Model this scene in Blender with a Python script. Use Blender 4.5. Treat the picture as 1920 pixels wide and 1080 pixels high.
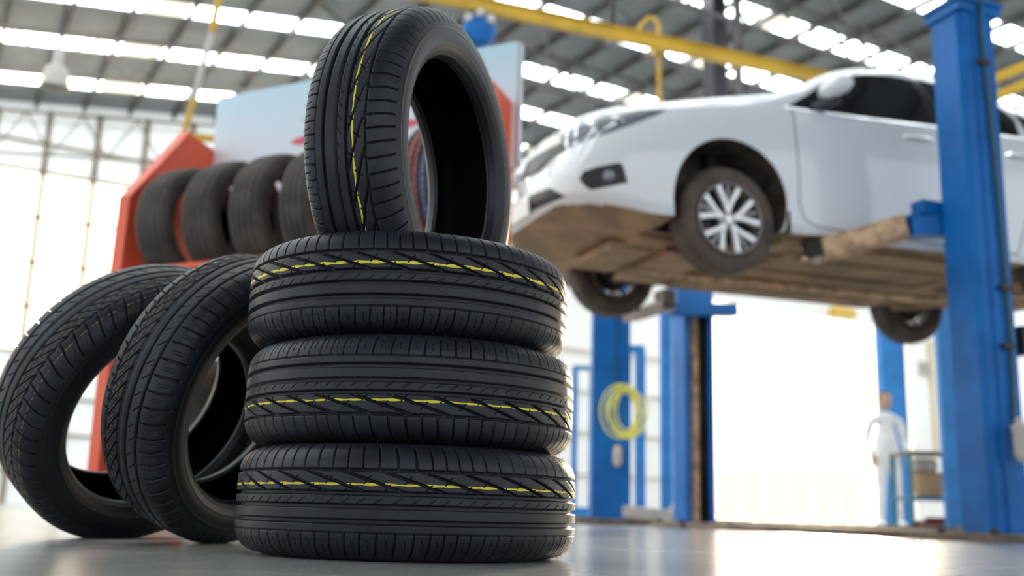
import bpy, bmesh, math, random
import numpy as np
from mathutils import Vector, Matrix
from mathutils.bvhtree import BVHTree
from mathutils.geometry import delaunay_2d_cdt
random.seed(7)
for o in list(bpy.data.objects): bpy.data.objects.remove(o)
SC = bpy.context.scene
COL = SC.collection

# ------------------------------------------------------------------ camera
F = 1950.0; TH = math.radians(12.2); RO = math.radians(1.55); CH = 0.079
_r = np.array([1, 0, 0.]); FW = np.array([0, math.cos(TH), math.sin(TH)]); _u = np.array([0, -math.sin(TH), math.cos(TH)])
RT = math.cos(RO)*_r + math.sin(RO)*_u; UP = -math.sin(RO)*_r + math.cos(RO)*_u
CAM = np.array([0, 0, CH])
cd = bpy.data.cameras.new('camera'); cam = bpy.data.objects.new('camera', cd); COL.objects.link(cam)
cd.sensor_width = 36; cd.lens = 36*F/1920
cd.clip_start = 0.02; cd.clip_end = 400
m = Matrix.Identity(4)
for i in range(3):
    m[i][0] = RT[i]; m[i][1] = UP[i]; m[i][2] = -FW[i]; m[i][3] = CAM[i]
cam.matrix_world = m
cd.dof.use_dof = True; cd.dof.focus_distance = 1.68; cd.dof.aperture_fstop = 2.7
SC.camera = cam
def ray(px, py): return FW + RT*(px-960)/F - UP*(py-540)/F
def atY(px, py, Y): d = ray(px, py); return CAM + d*Y/d[1]
def atZ(px, py, Z): d = ray(px, py); return CAM + d*(Z-CH)/d[2]

# ------------------------------------------------------------------ colour management, world, sun
SC.view_settings.view_transform = 'Standard'; SC.view_settings.look = 'None'
SC.view_settings.gamma = 1; SC.view_settings.use_curve_mapping = False
SC.view_settings.exposure = 0.12
SUN_AZ = math.radians(18); SUN_EL = math.radians(9)
SUND = Vector((math.sin(SUN_AZ)*math.cos(SUN_EL), math.cos(SUN_AZ)*math.cos(SUN_EL), math.sin(SUN_EL)))
w = bpy.data.worlds.new('world'); SC.world = w; w.use_nodes = True
nt = w.node_tree; nt.nodes.clear()
out = nt.nodes.new('ShaderNodeOutputWorld'); bg = nt.nodes.new('ShaderNodeBackground')
tc = nt.nodes.new('ShaderNodeTexCoord'); dt = nt.nodes.new('ShaderNodeVectorMath'); dt.operation = 'DOT_PRODUCT'
dt.inputs[1].default_value = SUND
mr = nt.nodes.new('ShaderNodeMapRange'); mr.inputs[1].default_value = 0.55; mr.inputs[2].default_value = 1.0; mr.interpolation_type = 'SMOOTHSTEP'
mx = nt.nodes.new('ShaderNodeMix'); mx.data_type = 'RGBA'
mx.inputs[6].default_value = (1.18, 1.25, 1.34, 1); mx.inputs[7].default_value = (3.5, 3.0, 2.3, 1)
nt.links.new(tc.outputs['Generated'], dt.inputs[0]); nt.links.new(dt.outputs['Value'], mr.inputs[0])
nt.links.new(mr.outputs[0], mx.inputs[0]); nt.links.new(mx.outputs[2], bg.inputs[0]); nt.links.new(bg.outputs[0], out.inputs[0])
bg.inputs[1].default_value = 1.0
sd = bpy.data.lights.new('sun', 'SUN'); so = bpy.data.objects.new('sun', sd); COL.objects.link(so)
sd.energy = 5.5; sd.color = (1.0, 0.80, 0.55); sd.angle = math.radians(6)
so.rotation_euler = SUND.to_track_quat('Z', 'Y').to_euler()
so.location = (10, 40, 9)

# ------------------------------------------------------------------ materials
def mat(name, col, rough=0.5, metal=0.0, var=0.0, vscale=5.0, bump=0.0, bscale=60.0, emit=0.0, col2=None, coat=0.0, spec=0.5, lo=.4, hi=.6):
    M = bpy.data.materials.new(name); M.use_nodes = True
    N = M.node_tree.nodes; L = M.node_tree.links; b = N['Principled BSDF']
    b.inputs['Base Color'].default_value = (*col, 1); b.inputs['Roughness'].default_value = rough
    b.inputs['Metallic'].default_value = metal; b.inputs['Coat Weight'].default_value = coat
    b.inputs['Specular IOR Level'].default_value = spec
    t = N.new('ShaderNodeTexCoord')
    if var or col2:
        n = N.new('ShaderNodeTexNoise'); n.inputs['Scale'].default_value = vscale; n.inputs['Detail'].default_value = 6
        c = N.new('ShaderNodeValToRGB'); L.new(t.outputs['Object'], n.inputs['Vector']); L.new(n.outputs['Fac'], c.inputs[0])
        c.color_ramp.elements[0].position = lo; c.color_ramp.elements[1].position = hi
        c.color_ramp.elements[0].color = (*[x*(1-var) for x in col], 1)
        c.color_ramp.elements[1].color = (*(col2 or [min(1, x*(1+var)) for x in col]), 1)
        L.new(c.outputs[0], b.inputs['Base Color'])
    if bump:
        n = N.new('ShaderNodeTexNoise'); n.inputs['Scale'].default_value = bscale; n.inputs['Detail'].default_value = 4
        p = N.new('ShaderNodeBump'); p.inputs['Strength'].default_value = bump; p.inputs['Distance'].default_value = 0.01
        L.new(t.outputs['Object'], n.inputs['Vector']); L.new(n.outputs['Fac'], p.inputs['Height']); L.new(p.outputs[0], b.inputs['Normal'])
    if emit:
        b.inputs['Emission Color'].default_value = (*col, 1); b.inputs['Emission Strength'].default_value = emit
    return M
RUB = mat('tread_rubber', (.0135, .0165, .0220), .46, var=.25, vscale=14, bump=.04, bscale=420, spec=.36)
RUBS = mat('sidewall_rubber', (.0065, .0080, .0110), .44, var=.2, vscale=8, spec=.42)
LINER = mat('inner_liner_rubber', (.0015, .0016, .002), .7, spec=.12)
RUBBRN = mat('brownish_tyre_rubber', (.058, .048, .040), .62, var=.3, vscale=9)  # brownish rubber, lighter than the tread rubber, varied by noise
RUBCAR = mat('road_worn_rubber', (.085, .066, .052), .75, var=.25, vscale=7)
YEL = mat('yellow_marking_paint', (.78, .66, .03), .55)
YELT = mat('pale_yellow_marking_paint', (.24, .23, .05), .6)
ORG = mat('orange_marking_paint', (.30, .14, .06), .6)
REDS = mat('red_marking_paint', (.55, .10, .08), .6)
BLUS = mat('blue_marking_paint', (.08, .2, .55), .6)
PAINT = mat('white_car_paint', (.80, .84, .87), .22, coat=.8)
ARCHM = mat('wheel_arch_liner', (.06, .045, .036), .85, var=.4, vscale=9)
GLASSD = mat('dark_tinted_glass', (.006, .007, .009), .06, spec=.6)
BLKPL = mat('black_plastic', (.012, .013, .016), .4)
CHROME = mat('chrome', (.75, .77, .80), .12, 1.0)
LAMPG = mat('headlamp_lens', (.20, .22, .26), .12, .2, coat=.6)
LAMPD = mat('headlamp_dark', (.09, .10, .12), .15, .5)
UNDER = mat('muddy_underbody', (.50, .33, .20), .85, var=.2, vscale=4, bump=.4, bscale=25, col2=(.26, .18, .12))
RUST = mat('rusty_steel_arm', (.58, .40, .25), .7, .1, var=.3, vscale=12, bump=.2, bscale=40)
DARKST = mat('dark_steel', (.05, .045, .042), .5, .6)
ALLOY = mat('machined_alloy', (.86, .86, .86), .28, .35)
ALLOYG = mat('grey_alloy', (.30, .28, .28), .4, .5)
RIMD = mat('rim_barrel_dark', (.13, .115, .105), .6, .3)
BLUE = mat('blue_lift_paint', (.0, .135, .46), .45, var=.12, vscale=3, spec=.3)
BLUE2 = mat('blue_frame_paint', (.02, .22, .60), .45, var=.12, vscale=3)
GREENH = mat('dark_green_hose', (.012, .07, .065), .5)
GREYPL = mat('pale_grey_plastic', (.55, .53, .50), .5)
RED = mat('red_orange_steel', (.90, .13, .055), .42, var=.05, vscale=2)
YBEAM = mat('yellow_crane_paint', (.62, .38, .03), .45, var=.12, vscale=2)
YHOSE = mat('yellow_hose', (.85, .80, .12), .4)
ROOFM = mat('grey_metal_roof', (.215, .24, .255), .6, .1, var=.10, vscale=1.5)
PURL = mat('dark_purlin_steel', (.085, .080, .082), .6, .2, var=.25, vscale=3)
TRUSS = mat('brown_grey_truss_steel', (.20, .17, .145), .7, var=.2, vscale=3)
SKY = mat('lit_skylight_sheet', (.93, .98, 1.0), .5, emit=8.0)
SKYOLD = mat('aged_skylight_sheet', (.95, .90, .72), .5, emit=1.4)
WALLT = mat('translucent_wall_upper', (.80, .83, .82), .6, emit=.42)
WALLW = mat('lit_wall_sheet_warm', (1.0, .86, .66), .6, emit=2.8)  # sun striking this band from outside, put in as warm emission
WALLL = mat('glowing_wall_lower', (.72, .75, .75), .6, emit=.35)  # daylight brightness put into the solid lower sheets as weak emission
WALLB = mat('white_back_wall', (.84, .83, .80), .7, emit=.0)
CONC = mat('brown_concrete_base', (.20, .15, .12), .75, var=.3, vscale=5)
WHITEC = mat('white_cloth', (.85, .85, .85), .8, var=.05, vscale=8)
SKIN = mat('skin', (.55, .34, .24), .6)
HAIR = mat('dark_hair', (.05, .035, .03), .7)
BROWNB = mat('tan_bucket_plastic', (.50, .33, .17), .6)
GREENP = mat('green_plastic', (.25, .42, .08), .5)
BEIGE = mat('cream_bag', (.62, .58, .48), .8, var=.1, vscale=8)
PALEBOX = mat('pale_cream_panel', (.90, .88, .84), .7)
_n = PALEBOX.node_tree.nodes; _t = _n.new('ShaderNodeBsdfTranslucent'); _t.inputs[0].default_value = (.95, .93, .90, 1); _m = _n.new('ShaderNodeMixShader'); _m.inputs[0].default_value = .45
PALEBOX.node_tree.links.new(_n['Principled BSDF'].outputs[0], _m.inputs[1]); PALEBOX.node_tree.links.new(_t.outputs[0], _m.inputs[2]); PALEBOX.node_tree.links.new(_m.outputs[0], _n['Material Output'].inputs[0])
LAMPW = mat('lamp_shade_white', (.46, .43, .39), .4, spec=.4)
GROUT = mat('outdoor_concrete', (.62, .58, .52), .85, var=.1, vscale=.4)

# floor: polished grey epoxy with faint mottling and joints
FLOORM = mat('polished_epoxy_floor', (.33, .345, .325), .21, var=.13, vscale=2.2, bump=.03, bscale=9, spec=.55, lo=.35, hi=.65)
# headboard: printed gradient, light blue at the top to white
def grad_mat(name, c0, c1, z0, z1):
    M = bpy.data.materials.new(name); M.use_nodes = True; N = M.node_tree.nodes; L = M.node_tree.links; b = N['Principled BSDF']
    t = N.new('ShaderNodeTexCoord'); s = N.new('ShaderNodeSeparateXYZ'); r = N.new('ShaderNodeMapRange'); c = N.new('ShaderNodeValToRGB')
    r.inputs[1].default_value = z0; r.inputs[2].default_value = z1
    L.new(t.outputs['Object'], s.inputs[0]); L.new(s.outputs['Z'], r.inputs[0]); L.new(r.outputs[0], c.inputs[0]); L.new(c.outputs[0], b.inputs['Base Color'])
    c.color_ramp.elements[0].color = (*c0, 1); c.color_ramp.elements[1].color = (*c1, 1); b.inputs['Roughness'].default_value = .35
    return M

# ------------------------------------------------------------------ mesh helpers
class MB:
    def __init__(s): s.v = []; s.f = []; s.mi = []
    def add(s, V, Fc, mi=0):
        k = len(s.v); s.v += [tuple(map(float, p)) for p in V]; s.f += [tuple(i+k for i in f) for f in Fc]; s.mi += [mi]*len(Fc); return s
    def hexa(s, P, mi=0):  # 8 points: 4 bottom loop, 4 top loop
        return s.add(P, [(3, 2, 1, 0), (4, 5, 6, 7), (0, 1, 5, 4), (1, 2, 6, 5), (2, 3, 7, 6), (3, 0, 4, 7)], mi)
    def box(s, c, d, ax=None, mi=0):
        c = np.array(c, float); A = np.eye(3) if ax is None else np.array(ax, float); h = np.array(d, float)/2
        P = []
        for z in (-1, 1):
            for x, y in ((-1, -1), (1, -1), (1, 1), (-1, 1)): P.append(c + A[0]*x*h[0] + A[1]*y*h[1] + A[2]*z*h[2])
        return s.hexa(P, mi)
    def bar(s, a, b, w, h, up=(0, 0, 1), mi=0):
        a = np.array(a, float); b = np.array(b, float); d = b-a; L = np.linalg.norm(d); d /= L
        u = np.array(up, float); sx = np.cross(d, u); sx /= np.linalg.norm(sx); uz = np.cross(sx, d)
        return s.box((a+b)/2, (L, w, h), (d, sx, uz), mi)
    def prism(s, poly, o, e1, e2, e3, depth, mi=0):  # polygon in e1,e2 extruded along e3
        o, e1, e2, e3 = [np.array(q, float) for q in (o, e1, e2, e3)]; n = len(poly)
        P = [o+e1*a+e2*b for a, b in poly] + [o+e1*a+e2*b+e3*depth for a, b in poly]
        return s.add(P, [tuple(range(n))[::-1], tuple(range(n, 2*n))] + [(i, (i+1) % n, n+(i+1) % n, n+i) for i in range(n)], mi)
    def tube(s, pts, r, n=10, mi=0, closed=False):
        pts = [np.array(p, float) for p in pts]; K = len(pts); rr = r if hasattr(r, '__len__') else [r]*K
        V = []; up = np.array([0.1, 0.2, 1.0]); prev = None
        for i, p in enumerate(pts):
            if closed: d = pts[(i+1) % K]-pts[i-1]
            else: d = pts[min(i+1, K-1)]-pts[max(i-1, 0)]
            d = d/(np.linalg.norm(d)+1e-12)
            if prev is None:
                x = np.cross(d, up);
                if np.linalg.norm(x) < .1: x = np.cross(d, [1, 0, 0])
            else: x = prev-d*(prev@d)
            x /= np.linalg.norm(x); prev = x; y = np.cross(d, x)
            for k in range(n): a = 2*math.pi*k/n; V.append(p+(x*math.cos(a)+y*math.sin(a))*rr[i])
        Fc = []
        for i in range(K if closed else K-1):
            j = (i+1) % K
            for k in range(n): Fc.append((i*n+k, i*n+(k+1) % n, j*n+(k+1) % n, j*n+k))
        if not closed: Fc += [tuple(range(n))[::-1], tuple((K-1)*n+k for k in range(n))]
        return s.add(V, Fc, mi)
    def lathe(s, prof, o=(0, 0, 0), ax=(0, 0, 1), n=32, mi=0, closed=False):  # prof: (r, h)
        o = np.array(o, float); az = np.array(ax, float); az /= np.linalg.norm(az)
        x = np.cross(az, [0, 1, .3]); x /= np.linalg.norm(x); y = np.cross(az, x); V = []; K = len(prof)
        for r, h in prof:
            for k in range(n): a = 2*math.pi*k/n; V.append(o+az*h+(x*math.cos(a)+y*math.sin(a))*r)
        Fc = []
        for i in range(K if closed else K-1):
            j = (i+1) % K
            for k in range(n): Fc.append((i*n+k, i*n+(k+1) % n, j*n+(k+1) % n, j*n+k))
        if not closed: Fc += [tuple(range(n))[::-1], tuple((K-1)*n+k for k in range(n))]
        return s.add(V, Fc, mi)
    def build(s, name, mats, parent=None, smooth=False, bevel=0, angle=40, recalc=True):
        me = bpy.data.meshes.new(name); me.from_pydata(s.v, [], s.f)
        if not isinstance(mats, (list, tuple)): mats = [mats]
        for m_ in mats: me.materials.append(m_)
        me.polygons.foreach_set('material_index', s.mi)
        if recalc:
            bm = bmesh.new(); bm.from_mesh(me); bmesh.ops.recalc_face_normals(bm, faces=bm.faces); bm.to_mesh(me); bm.free()
        if smooth:
            me.polygons.foreach_set('use_smooth', [True]*len(me.polygons)); me.set_sharp_from_angle(angle=math.radians(angle))
        o = bpy.data.objects.new(name, me); COL.objects.link(o)
        if parent is not None: o.parent = parent
        if bevel:
            b = o.modifiers.new('bevel', 'BEVEL'); b.width = bevel; b.segments = 2; b.limit_method = 'ANGLE'
        return o
def empty(name, loc=(0, 0, 0), label=None, cat=None, group=None):
    o = bpy.data.objects.new(name, None); COL.objects.link(o); o.location = loc; o.empty_display_size = .1
    return tag(o, label, cat, group)
def tag(o, label=None, cat=None, group=None, kind=None):
    if label: o['label'] = label
    if cat: o['category'] = cat
    if group: o['group'] = group
    if kind: o['kind'] = kind
    return o
def struct(o, label=None): o['kind'] = 'structure'; return tag(o, label)
def basis(o, ax, spin=0.0, scale=1.0):
    """matrix that turns local +Z onto ax at origin o"""
    z = Vector(ax).normalized(); x = Vector((0, 0, 1)).cross(z)
    x = Vector((1, 0, 0)) if x.length < .05 else x.normalized(); y = z.cross(x)
    M = Matrix((x, y, z)).transposed().to_4x4() @ Matrix.Rotation(spin, 4, 'Z') @ Matrix.Scale(scale, 4); M.translation = Vector(o); return M
def copy_tree(o, parent=None):
    c = o.copy(); COL.objects.link(c)
    if parent: c.parent = parent
    for ch in list(o.children): copy_tree(ch, c)
    return c

# ------------------------------------------------------------------ TYRES
R0 = .300; LC = 2*math.pi*R0
OUT = np.array([(0, .300), (.02, .2998), (.04, .2990), (.055, .2972), (.066, .2932), (.075, .2868), (.0815, .2780), (.0862, .2665), (.0888, .2540),
                (.0900, .2420), (.0888, .2300), (.0850, .2190), (.0785, .2105), (.0720, .2060), (.0650, .2030)])
def cum(P): return np.concatenate([[0], np.cumsum(np.linalg.norm(np.diff(P, axis=0), axis=1))])
def smooth_poly(P, n):
    """Catmull-Rom resample of polyline P to n points by arc length"""
    P = np.array(P, float); Q = np.vstack([2*P[0]-P[1], P, 2*P[-1]-P[-2]]); o = []
    for i in range(1, len(Q)-2):
        for t in np.linspace(0, 1, 12, endpoint=False):
            a, b, c, d = Q[i-1], Q[i], Q[i+1], Q[i+2]
            o.append(.5*((2*b)+(-a+c)*t+(2*a-5*b+4*c-d)*t*t+(-a+3*b-3*c+d)*t**3))
    o.append(P[-1]); o = np.array(o); s = cum(o); q = np.linspace(0, s[-1], n)
    return np.stack([np.interp(q, s, o[:, k]) for k in range(o.shape[1])], 1)
full = np.vstack([(OUT*[-1, 1])[::-1][:-1], OUT])
fullS = smooth_poly(full, 801); fs = cum(fullS); fs -= fs[-1]/2
SE = .106
def groove(x, w, e=.0006):
    q = np.clip((w/2+e/2-np.abs(x))/e, 0, 1); return q*q*(3-2*q)
def wrap(x, p): return (x+p/2) % p - p/2
def seg(s, a, b, e=.0012):
    return np.clip((s-a)/e+.5, 0, 1)*np.clip((b-s)/e+.5, 0, 1)
def pitchwarp(t): return t + .0035*np.sin(2*math.pi*t/LC*5) + .0028*np.sin(2*math.pi*t/LC*8+1) + .0018*np.sin(2*math.pi*t/LC*13+2)
def depth1(s, t):
    d = np.zeros_like(s+t)
    mx_ = lambda v: np.maximum(d, v)
    for c, w, k in ((.046, .0038, .0065), (.011, .0064, .0090), (-.009, .0068, .0090), (-.032, .0074, .0090), (-.0485, .0017, .0035)):
        d = mx_(groove(s-c, w, .0010)*k)
    tw = pitchwarp(t); p = LC/75
    sh = .0055*np.clip((s-.047)/.045, 0, 2)**1.6
    d = mx_(groove(wrap(tw+sh, p), .0030)*seg(s, .046, .101)*.0065)
    sh2 = .0045*np.clip((-.0485-s)/.045, 0, 2)**1.6
    d = mx_(groove(wrap(tw+sh2, p), .0027)*seg(s, -.100, -.0485)*.0060)
    d = mx_(groove(wrap(tw+p/2+.0008*np.sin(s*500), p), .0012)*seg(s, -.080, -.060)*.0030)
    P = LC/30; sl = 3.15
    band = seg(s, .012, .046)
    d = mx_(groove(wrap(t-sl*(.046-s), P)/math.sqrt(1+sl*sl), .0036, .0009)*band*.0075)
    d = mx_(groove(wrap(t-.85*(s-.0285)+.020, P)/1.31, .0014)*seg(s, .0250, .0370)*.004)
    d = mx_(groove(wrap(t-.85*(s-.0185)+.020+P*.47, P)/1.31, .0014)*seg(s, .0130, .0245)*.004)
    d = mx_(groove(wrap(tw-1.5*(s+.001), p)/1.8, .0010, .0005)*seg(s, -.0055, .0030)*.0022)
    return d
def depth2(s, t):
    d = np.zeros_like(s+t); mx_ = lambda v: np.maximum(d, v)
    n = 62; p = LC/n; tw = pitchwarp(t)
    zz = .0024*(np.abs(wrap(tw, p))/(p/2)-.5)*2
    d = mx_(groove(s-.047-zz, .0048, .0010)*.008)
    for c, w, k in ((.012, .0068, .009), (-.011, .0066, .009), (-.039, .0068, .009), (.0045, .0010, .002), (-.0035, .0010, .002)):
        d = mx_(groove(s-c, w, .0010)*k)
    S = np.clip((s-.048)/.050, 0, 1.2); sh = .016*(S*S*(3-2*np.minimum(S, 1)))
    d = mx_(groove(wrap(tw-sh, p), .0048*(1-.5*np.clip(S, 0, 1)), .0008)*seg(s, .047, .102)*.0075)
    for q in (.33, .66): d = mx_(groove(wrap(tw-sh-p*q, p), .0008)*seg(s, .056, .086)*.0015)
    d = mx_(groove(wrap(tw+1.5*(s-.013), p)/1.8, .0034, .0008)*seg(s, .012, .047)*.0075)
    for q in (.36, .66): d = mx_(groove(wrap(tw+1.5*(s-.013)-p*q, p)/1.8, .0013)*seg(s, .021, .037)*.003)
    d = mx_(groove(wrap(tw+.9*(s+.039), p*2)/1.35, .0022)*seg(s, -.038, -.022)*.004)
    d = mx_(groove(wrap(tw-p+.9*(s+.039), p*2)/1.35, .0016)*seg(s, -.030, -.0165)*.003)
    sh3 = .004*np.clip((-.043-s)/.05, 0, 1.5)**2
    d = mx_(groove(wrap(tw-sh3, p), .0042*np.clip((-.038-s)/.02, .25, 1), .0008)*seg(s, -.098, -.0445)*.007)
    for q in (.42, .58): d = mx_(groove(wrap(tw-sh3-p*q, p), .0011)*seg(s, -.082, -.060)*.002)
    return d
def tread_arrays(depth, N, M, lip=True):
    s = np.linspace(-SE, SE, M); c = np.interp(s, fs, fullS[:, 0]); r = np.interp(s, fs, fullS[:, 1])
    dc = np.gradient(c, s); dr = np.gradient(r, s); nc, nr = -dr, dc  # outward normal in (c, r)
    ph = np.arange(N)/N*2*math.pi
    D = depth(s[None, :], (ph*R0)[:, None])
    cc = c[None, :]-nc[None, :]*D; rr = r[None, :]-nr[None, :]*D
    return s, ph, cc, rr, D, nc, nr
def grid_mesh(name, V, N, M, mats, wrapN=True):
    me = bpy.data.meshes.new(name); me.vertices.add(len(V)); me.vertices.foreach_set('co', V.astype(np.float32).ravel())
    i = np.arange(N if wrapN else N-1)[:, None]; j = np.arange(M-1)[None, :]; i2 = (i+1) % N
    Q = np.stack([(i*M+j)+0*i2, i2*M+j, i2*M+j+1, i*M+j+1], -1).reshape(-1, 4)
    nf = len(Q); me.loops.add(nf*4); me.polygons.add(nf)
    me.loops.foreach_set('vertex_index', Q.astype(np.int32).ravel()); me.polygons.foreach_set('loop_start', np.arange(0, nf*4, 4, dtype=np.int32))
    me.polygons.foreach_set('use_smooth', np.ones(nf, bool))
    me.update(calc_edges=True); me.validate()
    for m_ in mats: me.materials.append(m_)
    return me, Q
def cyl(cc, rr, ph): return np.stack([rr*np.cos(ph)[:, None], rr*np.sin(ph)[:, None], cc], -1).reshape(-1, 3)
def make_tread(name, depth, N, M, mt):
    s, ph, cc, rr, D, nc, nr = tread_arrays(depth, N, M)
    me, Q = grid_mesh(name, cyl(cc, rr, ph), N, M, [mt]); return me
def make_line(name, depth, s0, wd, wob, mt, seed=0, N=2600, dash=None):
    """painted line lying on the tops of the tread blocks"""
    rng = np.random.RandomState(seed); k = 7; s = np.linspace(-wd/2, wd/2, k)
    ph = np.arange(N)/N*2*math.pi; wv = sum(wob*rng.uniform(.2, 1)*np.sin(ph*q+rng.uniform(0, 6)) for q in (3, 7, 19, 37))/2
    wf = 1+.25*np.sin(ph*61+seed)+.2*np.sin(ph*23)
    S = s0+wv[:, None]+s[None, :]*wf[:, None]; D = depth(S, (ph*R0)[:, None])
    c = np.interp(S, fs, fullS[:, 0]); r = np.interp(S, fs, fullS[:, 1]); e = 1e-3
    dc = (np.interp(S+e, fs, fullS[:, 0])-np.interp(S-e, fs, fullS[:, 0]))/(2*e); dr = (np.interp(S+e, fs, fullS[:, 1])-np.interp(S-e, fs, fullS[:, 1]))/(2*e)
    off = .00025-D; cc = c-dr*off; rr = r+dc*off
    V = cyl(cc, rr, ph).reshape(N, k, 3)
    i = np.arange(N)[:, None]; j = np.arange(k-1)[None, :]; i2 = (i+1) % N
    Q = np.stack([i*k+j+0*i2, i2*k+j, i2*k+j+1, i*k+j+1], -1).reshape(-1, 4)
    ok = (D < .0008).reshape(-1)
    if dash is not None:
        ok &= np.repeat((np.sin(ph*dash)+.6*np.sin(ph*dash*.37+1)) > -.6, k)
    Q = Q[ok[Q].all(1)]; used = np.unique(Q); mp = np.full(N*k, -1); mp[used] = np.arange(len(used))
    V = V.reshape(-1, 3)[used]; Q = mp[Q]
    me = bpy.data.meshes.new(name); me.from_pydata(V.tolist(), [], Q.tolist()); me.materials.append(mt); me.polygons.foreach_set('use_smooth', [True]*len(me.polygons))
    return me
def make_casing(name, N=256):
    o = fullS[fs >= SE-.0002]; nside = 40
    up_ = smooth_poly(o, nside)
    # ring ridges on the sidewall
    q = np.linspace(0, 1, nside)
    nrm = np.gradient(up_, axis=0); nrm /= np.linalg.norm(nrm, axis=1)[:, None]; nn = np.stack([-nrm[:, 1], nrm[:, 0]], 1)
    for c0, wd, h in ((.10, .03, .0009), (.52, .03, .0008), (.84, .03, .0010)):
        up_ = up_ + nn*(h*np.exp(-((q-c0)/wd)**2))[:, None]
    inner = smooth_poly([(.065, .203), (.0600, .2015), (.0560, .2045), (.0570, .2120), (.0660, .2280), (.0745, .2480), (.0745, .2640), (.0640, .2780), (.045, .2865), (.02, .2890), (0, .2895)], 40)
    half = np.vstack([up_, inner[1:]])
    ring = np.vstack([half, (half*[-1, 1])[::-1][1:]]); M = len(ring); ph = np.arange(N)/N*2*math.pi
    cc = np.repeat(ring[None, :, 0], N, 0); rr = np.repeat(ring[None, :, 1], N, 0)
    me, Q = grid_mesh(name, cyl(cc, rr, ph), N, M, [RUBS, LINER])
    mi = np.zeros(len(Q), np.int32); jj = np.tile(np.arange(M-1), N); mi[(jj >= nside+6) & (jj < M-1-nside-6)] = 1
    me.polygons.foreach_set('material_index', mi); return me
def make_whiskers(name, seed=1):
    rng = random.Random(seed); b = MB(); p = LC/75
    for side in (1, -1):
        for row, prob in ((.060, .35), (.078, .4), (.092, .75), (.100, .75), (.028, .12), (-.002, .1)):
            for k in range(75):
                if rng.random() > prob: continue
                s = side*row; t = (k+.5+rng.uniform(-.3, .3))*p; ph = t/R0
                c = float(np.interp(s, fs, fullS[:, 0])); r = float(np.interp(s, fs, fullS[:, 1])); e = .001
                dc = float(np.interp(s+e, fs, fullS[:, 0])-np.interp(s-e, fs, fullS[:, 0]))/(2*e); dr = float(np.interp(s+e, fs, fullS[:, 1])-np.interp(s-e, fs, fullS[:, 1]))/(2*e)
                n_ = np.array([dc*math.cos(ph), dc*math.sin(ph), -dr]); P0 = np.array([r*math.cos(ph), r*math.sin(ph), c])
                L = rng.uniform(.002, .0065); j = np.array([rng.uniform(-1, 1) for _ in range(3)])*.5
                b.tube([P0-n_*.0008, P0+n_*L*.6, P0+(n_+j)*L], [.0003, .00025, .0001], 4)
    return b
TREAD1 = make_tread('tread', depth1, 2600, 206, RUB)
TREAD2 = make_tread('tread', depth2, 2600, 206, RUB)
CASING = make_casing('sidewalls')
WHISK = make_whiskers('rubber_whiskers')
_w = WHISK.build('rubber_whiskers', RUBS, recalc=False); WM = _w.data; bpy.data.objects.remove(_w)
def link(name, me, parent):
    o = bpy.data.objects.new(name, me); COL.objects.link(o); o.parent = parent; return o
def tyre(name, tread, lines, loc, ax, spin, scale, label, group=None, whisk=True):
    t = empty(name, (0, 0, 0), label, 'tyre', group); t.matrix_world = basis(loc, ax, spin, scale)
    link('tread', tread, t); link('sidewalls', CASING, t)
    for nm, lm in lines: link(nm, lm, t)
    if whisk: o = link('moulding_whiskers', WM, t); o['kind'] = 'stuff'
    return t
def yl(seed, wd, s0=.024, dash=None): return ('yellow_marking_line', make_line('yellow_marking_line', depth1, s0, wd, .0007, YEL, seed, dash=dash))
tyre('tyre', TREAD1, [yl(1, .0030)], (-.176, 1.91, .0915), (0, 0, 1), 1.3, 1.0, 'bottom black tyre of the stack of three, lying flat on the floor', None)
tyre('tyre', TREAD1, [yl(2, .0030)], (-.181, 1.94, .2715), (0, .0, -1), 2.1, 1.0, 'middle black tyre of the stack, its thin yellow line below the centre', None)
tyre('tyre', TREAD1, [yl(3, .0044)], (-.194, 1.960, .4520), (0, 0, 1), 3.4, 1.0, 'topmost flat tyre of the stack with the thickest bright yellow line', None)
yw = math.radians(69)
tyre('tyre', TREAD1, [yl(4, .0034)], (-.188, 1.945, .731), (math.sin(yw), -math.cos(yw), 0), 0.4, 1.025, 'black tyre standing upright on top of the flat stack', None)
P2L = [('yellow_marking_line', make_line('yellow_marking_line', depth2, .067, .0016, .0004, YELT, 8, dash=150)), ('orange_marking_line', make_line('orange_marking_line', depth2, .030, .0022, .0006, ORG, 9, dash=90))]
def axv(yaw, lean): return np.array([math.sin(yaw)*math.cos(lean), -math.cos(yaw)*math.cos(lean), -math.sin(lean)])
tyre('tyre', TREAD2, P2L, (-.8215, 2.376, .3010), axv(.937, .521), .2, 1.07, 'leftmost tyre, leaning to the right on the floor with an open centre', None, False)
aB = axv(1.109, .328)
tyre('tyre', TREAD2, P2L, (-.580, 2.252, .3065), -aB, .7, 1.03, 'tyre leaning against the left side of the stack of tyres', None, False)

# ------------------------------------------------------------------ TYRE RACK
ZT = 2.35
HL = atZ(408, 183, ZT); HR = atZ(978, 75, ZT)
rd = HR-HL; RLn = np.linalg.norm(rd); rd = rd/RLn; rf = np.array([rd[1], -rd[0], 0.]); zz_ = np.array([0, 0, 1.])  # rf: towards the front of the rack
rack = empty('tyre_rack', tuple((HL+HR)/2*[1, 1, 0]), 'red steel tyre display rack with a pale blue and white headboard', 'rack')
def rloc(a, b, z): return HL*[1, 1, 0] + rd*a + rf*b + zz_*z
ro = np.array(rack.location)
def rp(a, b, z): return rloc(a, b, z)-ro
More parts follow.
